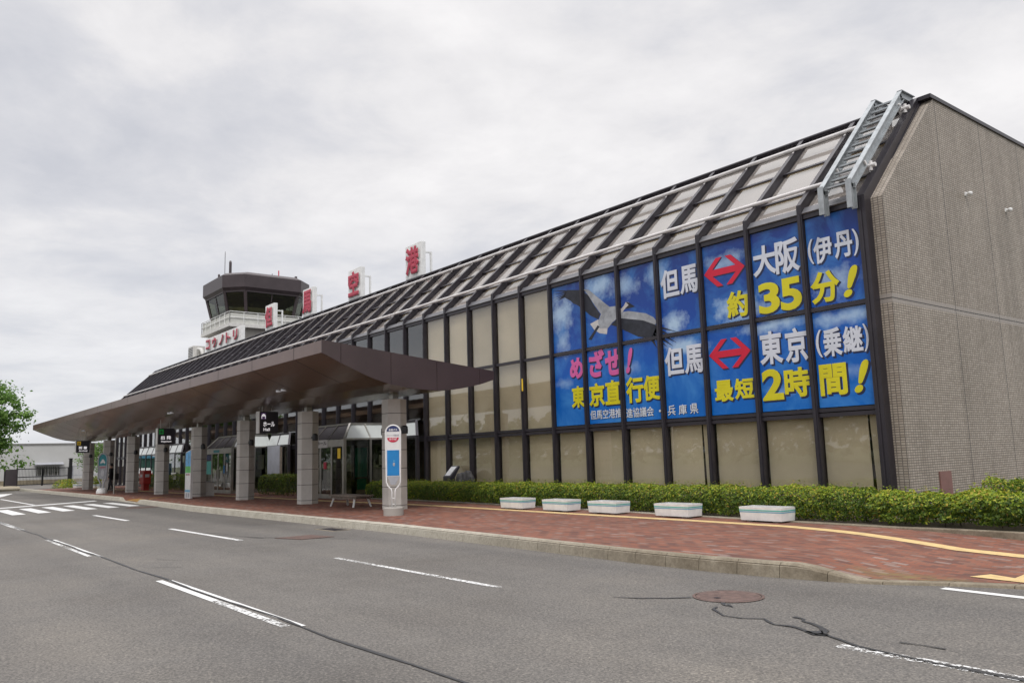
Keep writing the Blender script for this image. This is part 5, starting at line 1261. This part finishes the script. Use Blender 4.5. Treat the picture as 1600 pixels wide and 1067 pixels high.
g = MB(); g.prism([(-90.3,-8.6,.45),(-86.2,-8.6,.45),(-86.1,-8.6,.95),(-86.5,-8.6,1.0),(-87.1,-8.6,1.5),(-89.2,-8.6,1.52),(-90.0,-8.6,1.02),(-90.4,-8.6,.9)], (0,1.6,0)); g.build('body', MT['white'], t, bevel=.06)
MB().prism([(-87.0,-8.61,1.02),(-87.25,-8.61,1.42),(-89.1,-8.61,1.44),(-89.7,-8.61,1.04)], (0,1.62,0)).build('side_window', MT['black'], t)
for y in (-8.5,-7.15): MB().box(-86.14,-86.06,y-.05,y+.12,.72,.95).build('tail_lamp', MT['carred'], t)
for x in (-87.0,-89.5):
    for y in (-8.58,-7.2): MB().tube([(x,y,.44),(x,y+.18,.44)], .32, 18).build('wheel', MT['black'], t)
def low_shrub(x, y, r, h, label, z0=.3):
    n = 1500; d = rng.normal(size=(n,3)); d /= np.linalg.norm(d,axis=1,keepdims=True); d[:,2] = np.abs(d[:,2])
    p = d*(1-rng.exponential(.15,(n,1)).clip(0,.8))*np.array([r,r,h])*(1+.2*vnoise(d[:,0]*3,d[:,1]*3,2,x)[:,None])+np.array([x,y,z0])
    t = thing('shrub', label, 'shrub', (x,y,z0), 'yellow-green shrubs by the far end')
    leaf_object('foliage', leaves(p, d, .1*(.6+.8*rng.random(n)), None), [MT['hedge_new'], MT['hedge_old']], (rng.random(n) < .3).astype(int), t)
    MB().tube([(x,y,z0-.15),(x+.03,y,z0+.1),(x,y+.03,z0+h*.5)], [.04,.03,.01], 6).build('stem', MT['stem'], t)
low_shrub(-64.5,-4.2,1.0,.7,'yellow-green shrub at the far end of the pavement left of the columns',.18); low_shrub(-60.2,-2.7,.9,.62,'yellow-green shrub in a planter behind the taxi sign',.45)
planter('white planter at the far end left of the farthest column', -61.6,-3.7,1.5,.8,'white planters at the far end'); planter('white planter at the far end between column and taxi sign', -58.9,-3.0,1.4,.8,'white planters at the far end')
planter('white planter at the far end right beside the taxi sign', -57.2,-2.9,1.4,.8,'white planters at the far end')

# ------------------------------------------------------------------ trees
def tree(x, y, z0, H, R_, label, n=7000, lsize=.16, clear=.25, seed=1, group='broadleaf trees'):
    rg = np.random.default_rng(seed)
    t = thing('tree', label, 'tree', (x,y,z0), group)
    g = MB(); tips = []
    top = Vector((x+rg.normal()*.15, y+rg.normal()*.15, z0+H*.9))
    trunk = [Vector((x,y,z0-.1)), Vector((x+.05,y,z0+H*.25)), Vector((x-.05,y+.08,z0+H*.55)), top]
    g.tube(trunk, [H*.022,H*.017,H*.011,H*.003], 8)
    nl = 46
    for k in range(nl):
        f = clear+(1-clear)*(k+.5)/nl*.92
        p = trunk[0].lerp(top, f); a = k*2.4+rg.normal()*.3
        rr = R_*(math.sin(math.pi*min(1,(f-clear)/(1-clear)*.76+.22))**.6)*(.75+.35*rg.random())
        q = p+Vector((math.cos(a)*rr*.55, math.sin(a)*rr*.55, rr*.28)); e = p+Vector((math.cos(a)*rr, math.sin(a)*rr, rr*(.38+.25*rg.random())))
        g.tube([p,q,e], [H*.007,H*.004,H*.0015], 5, cap=False)
        for s_ in range(7):
            u = .3+.75*s_/6; c_ = p.lerp(e, min(1,u))+Vector(rg.normal(size=3))*rr*.16; tips.append(c_)
    tips.append(top)
    g.build('trunk', MT['bark'], t, smooth=True)
    tp = np.array([tuple(q) for q in tips]); idx = rg.integers(0, len(tp), n)
    cl = R_*.095*(.5+rg.random(len(tp)))
    off = rg.normal(size=(n,3))*cl[idx][:,None]*np.array([1,1,.65]); p = tp[idx]+off
    nr = off/(np.linalg.norm(off,axis=1,keepdims=True)+1e-9)+np.array([0,0,.5]); nr /= np.linalg.norm(nr,axis=1,keepdims=True)
    leaf_object('crown', leaves(p, nr, lsize*(.6+.8*rg.random(n)), None, .7), [MT['tree_leaf']], np.zeros(n, int), t)
    return t
tree(-70,-10.9,0,9.7,4.1,'bright green leafy tree at the left edge of the scene',27000,.27,.06,3)
tree(-86,1.6,0,4.6,1.3,'small thin tree behind the farthest stone column',1300,.15,.35,5); tree(-76,.6,0,4.3,1.2,'small tree seen between the two farthest columns by the fence',1300,.15,.3,9)
# unseen tree mass added across the road to darken low glass reflections
n = 26000
xx = rng.random(n)*260-170; yy = -62-rng.random(n)*14; hh = 7+2.2*vnoise(xx, yy, .35, 2)+1.2*vnoise(xx, yy, 1.3, 4)
zz = hh*np.sqrt(rng.random(n))
nr = np.stack([np.zeros(n), np.ones(n)*.8, np.ones(n)*.6], 1)
o = leaf_object('unseen_wood', leaves(np.stack([xx,yy,zz],1), nr, .9*(.6+.8*rng.random(n)), None, .7), [MT['unseen_leaf']], np.zeros(n, int), None); o['kind'] = 'stuff'
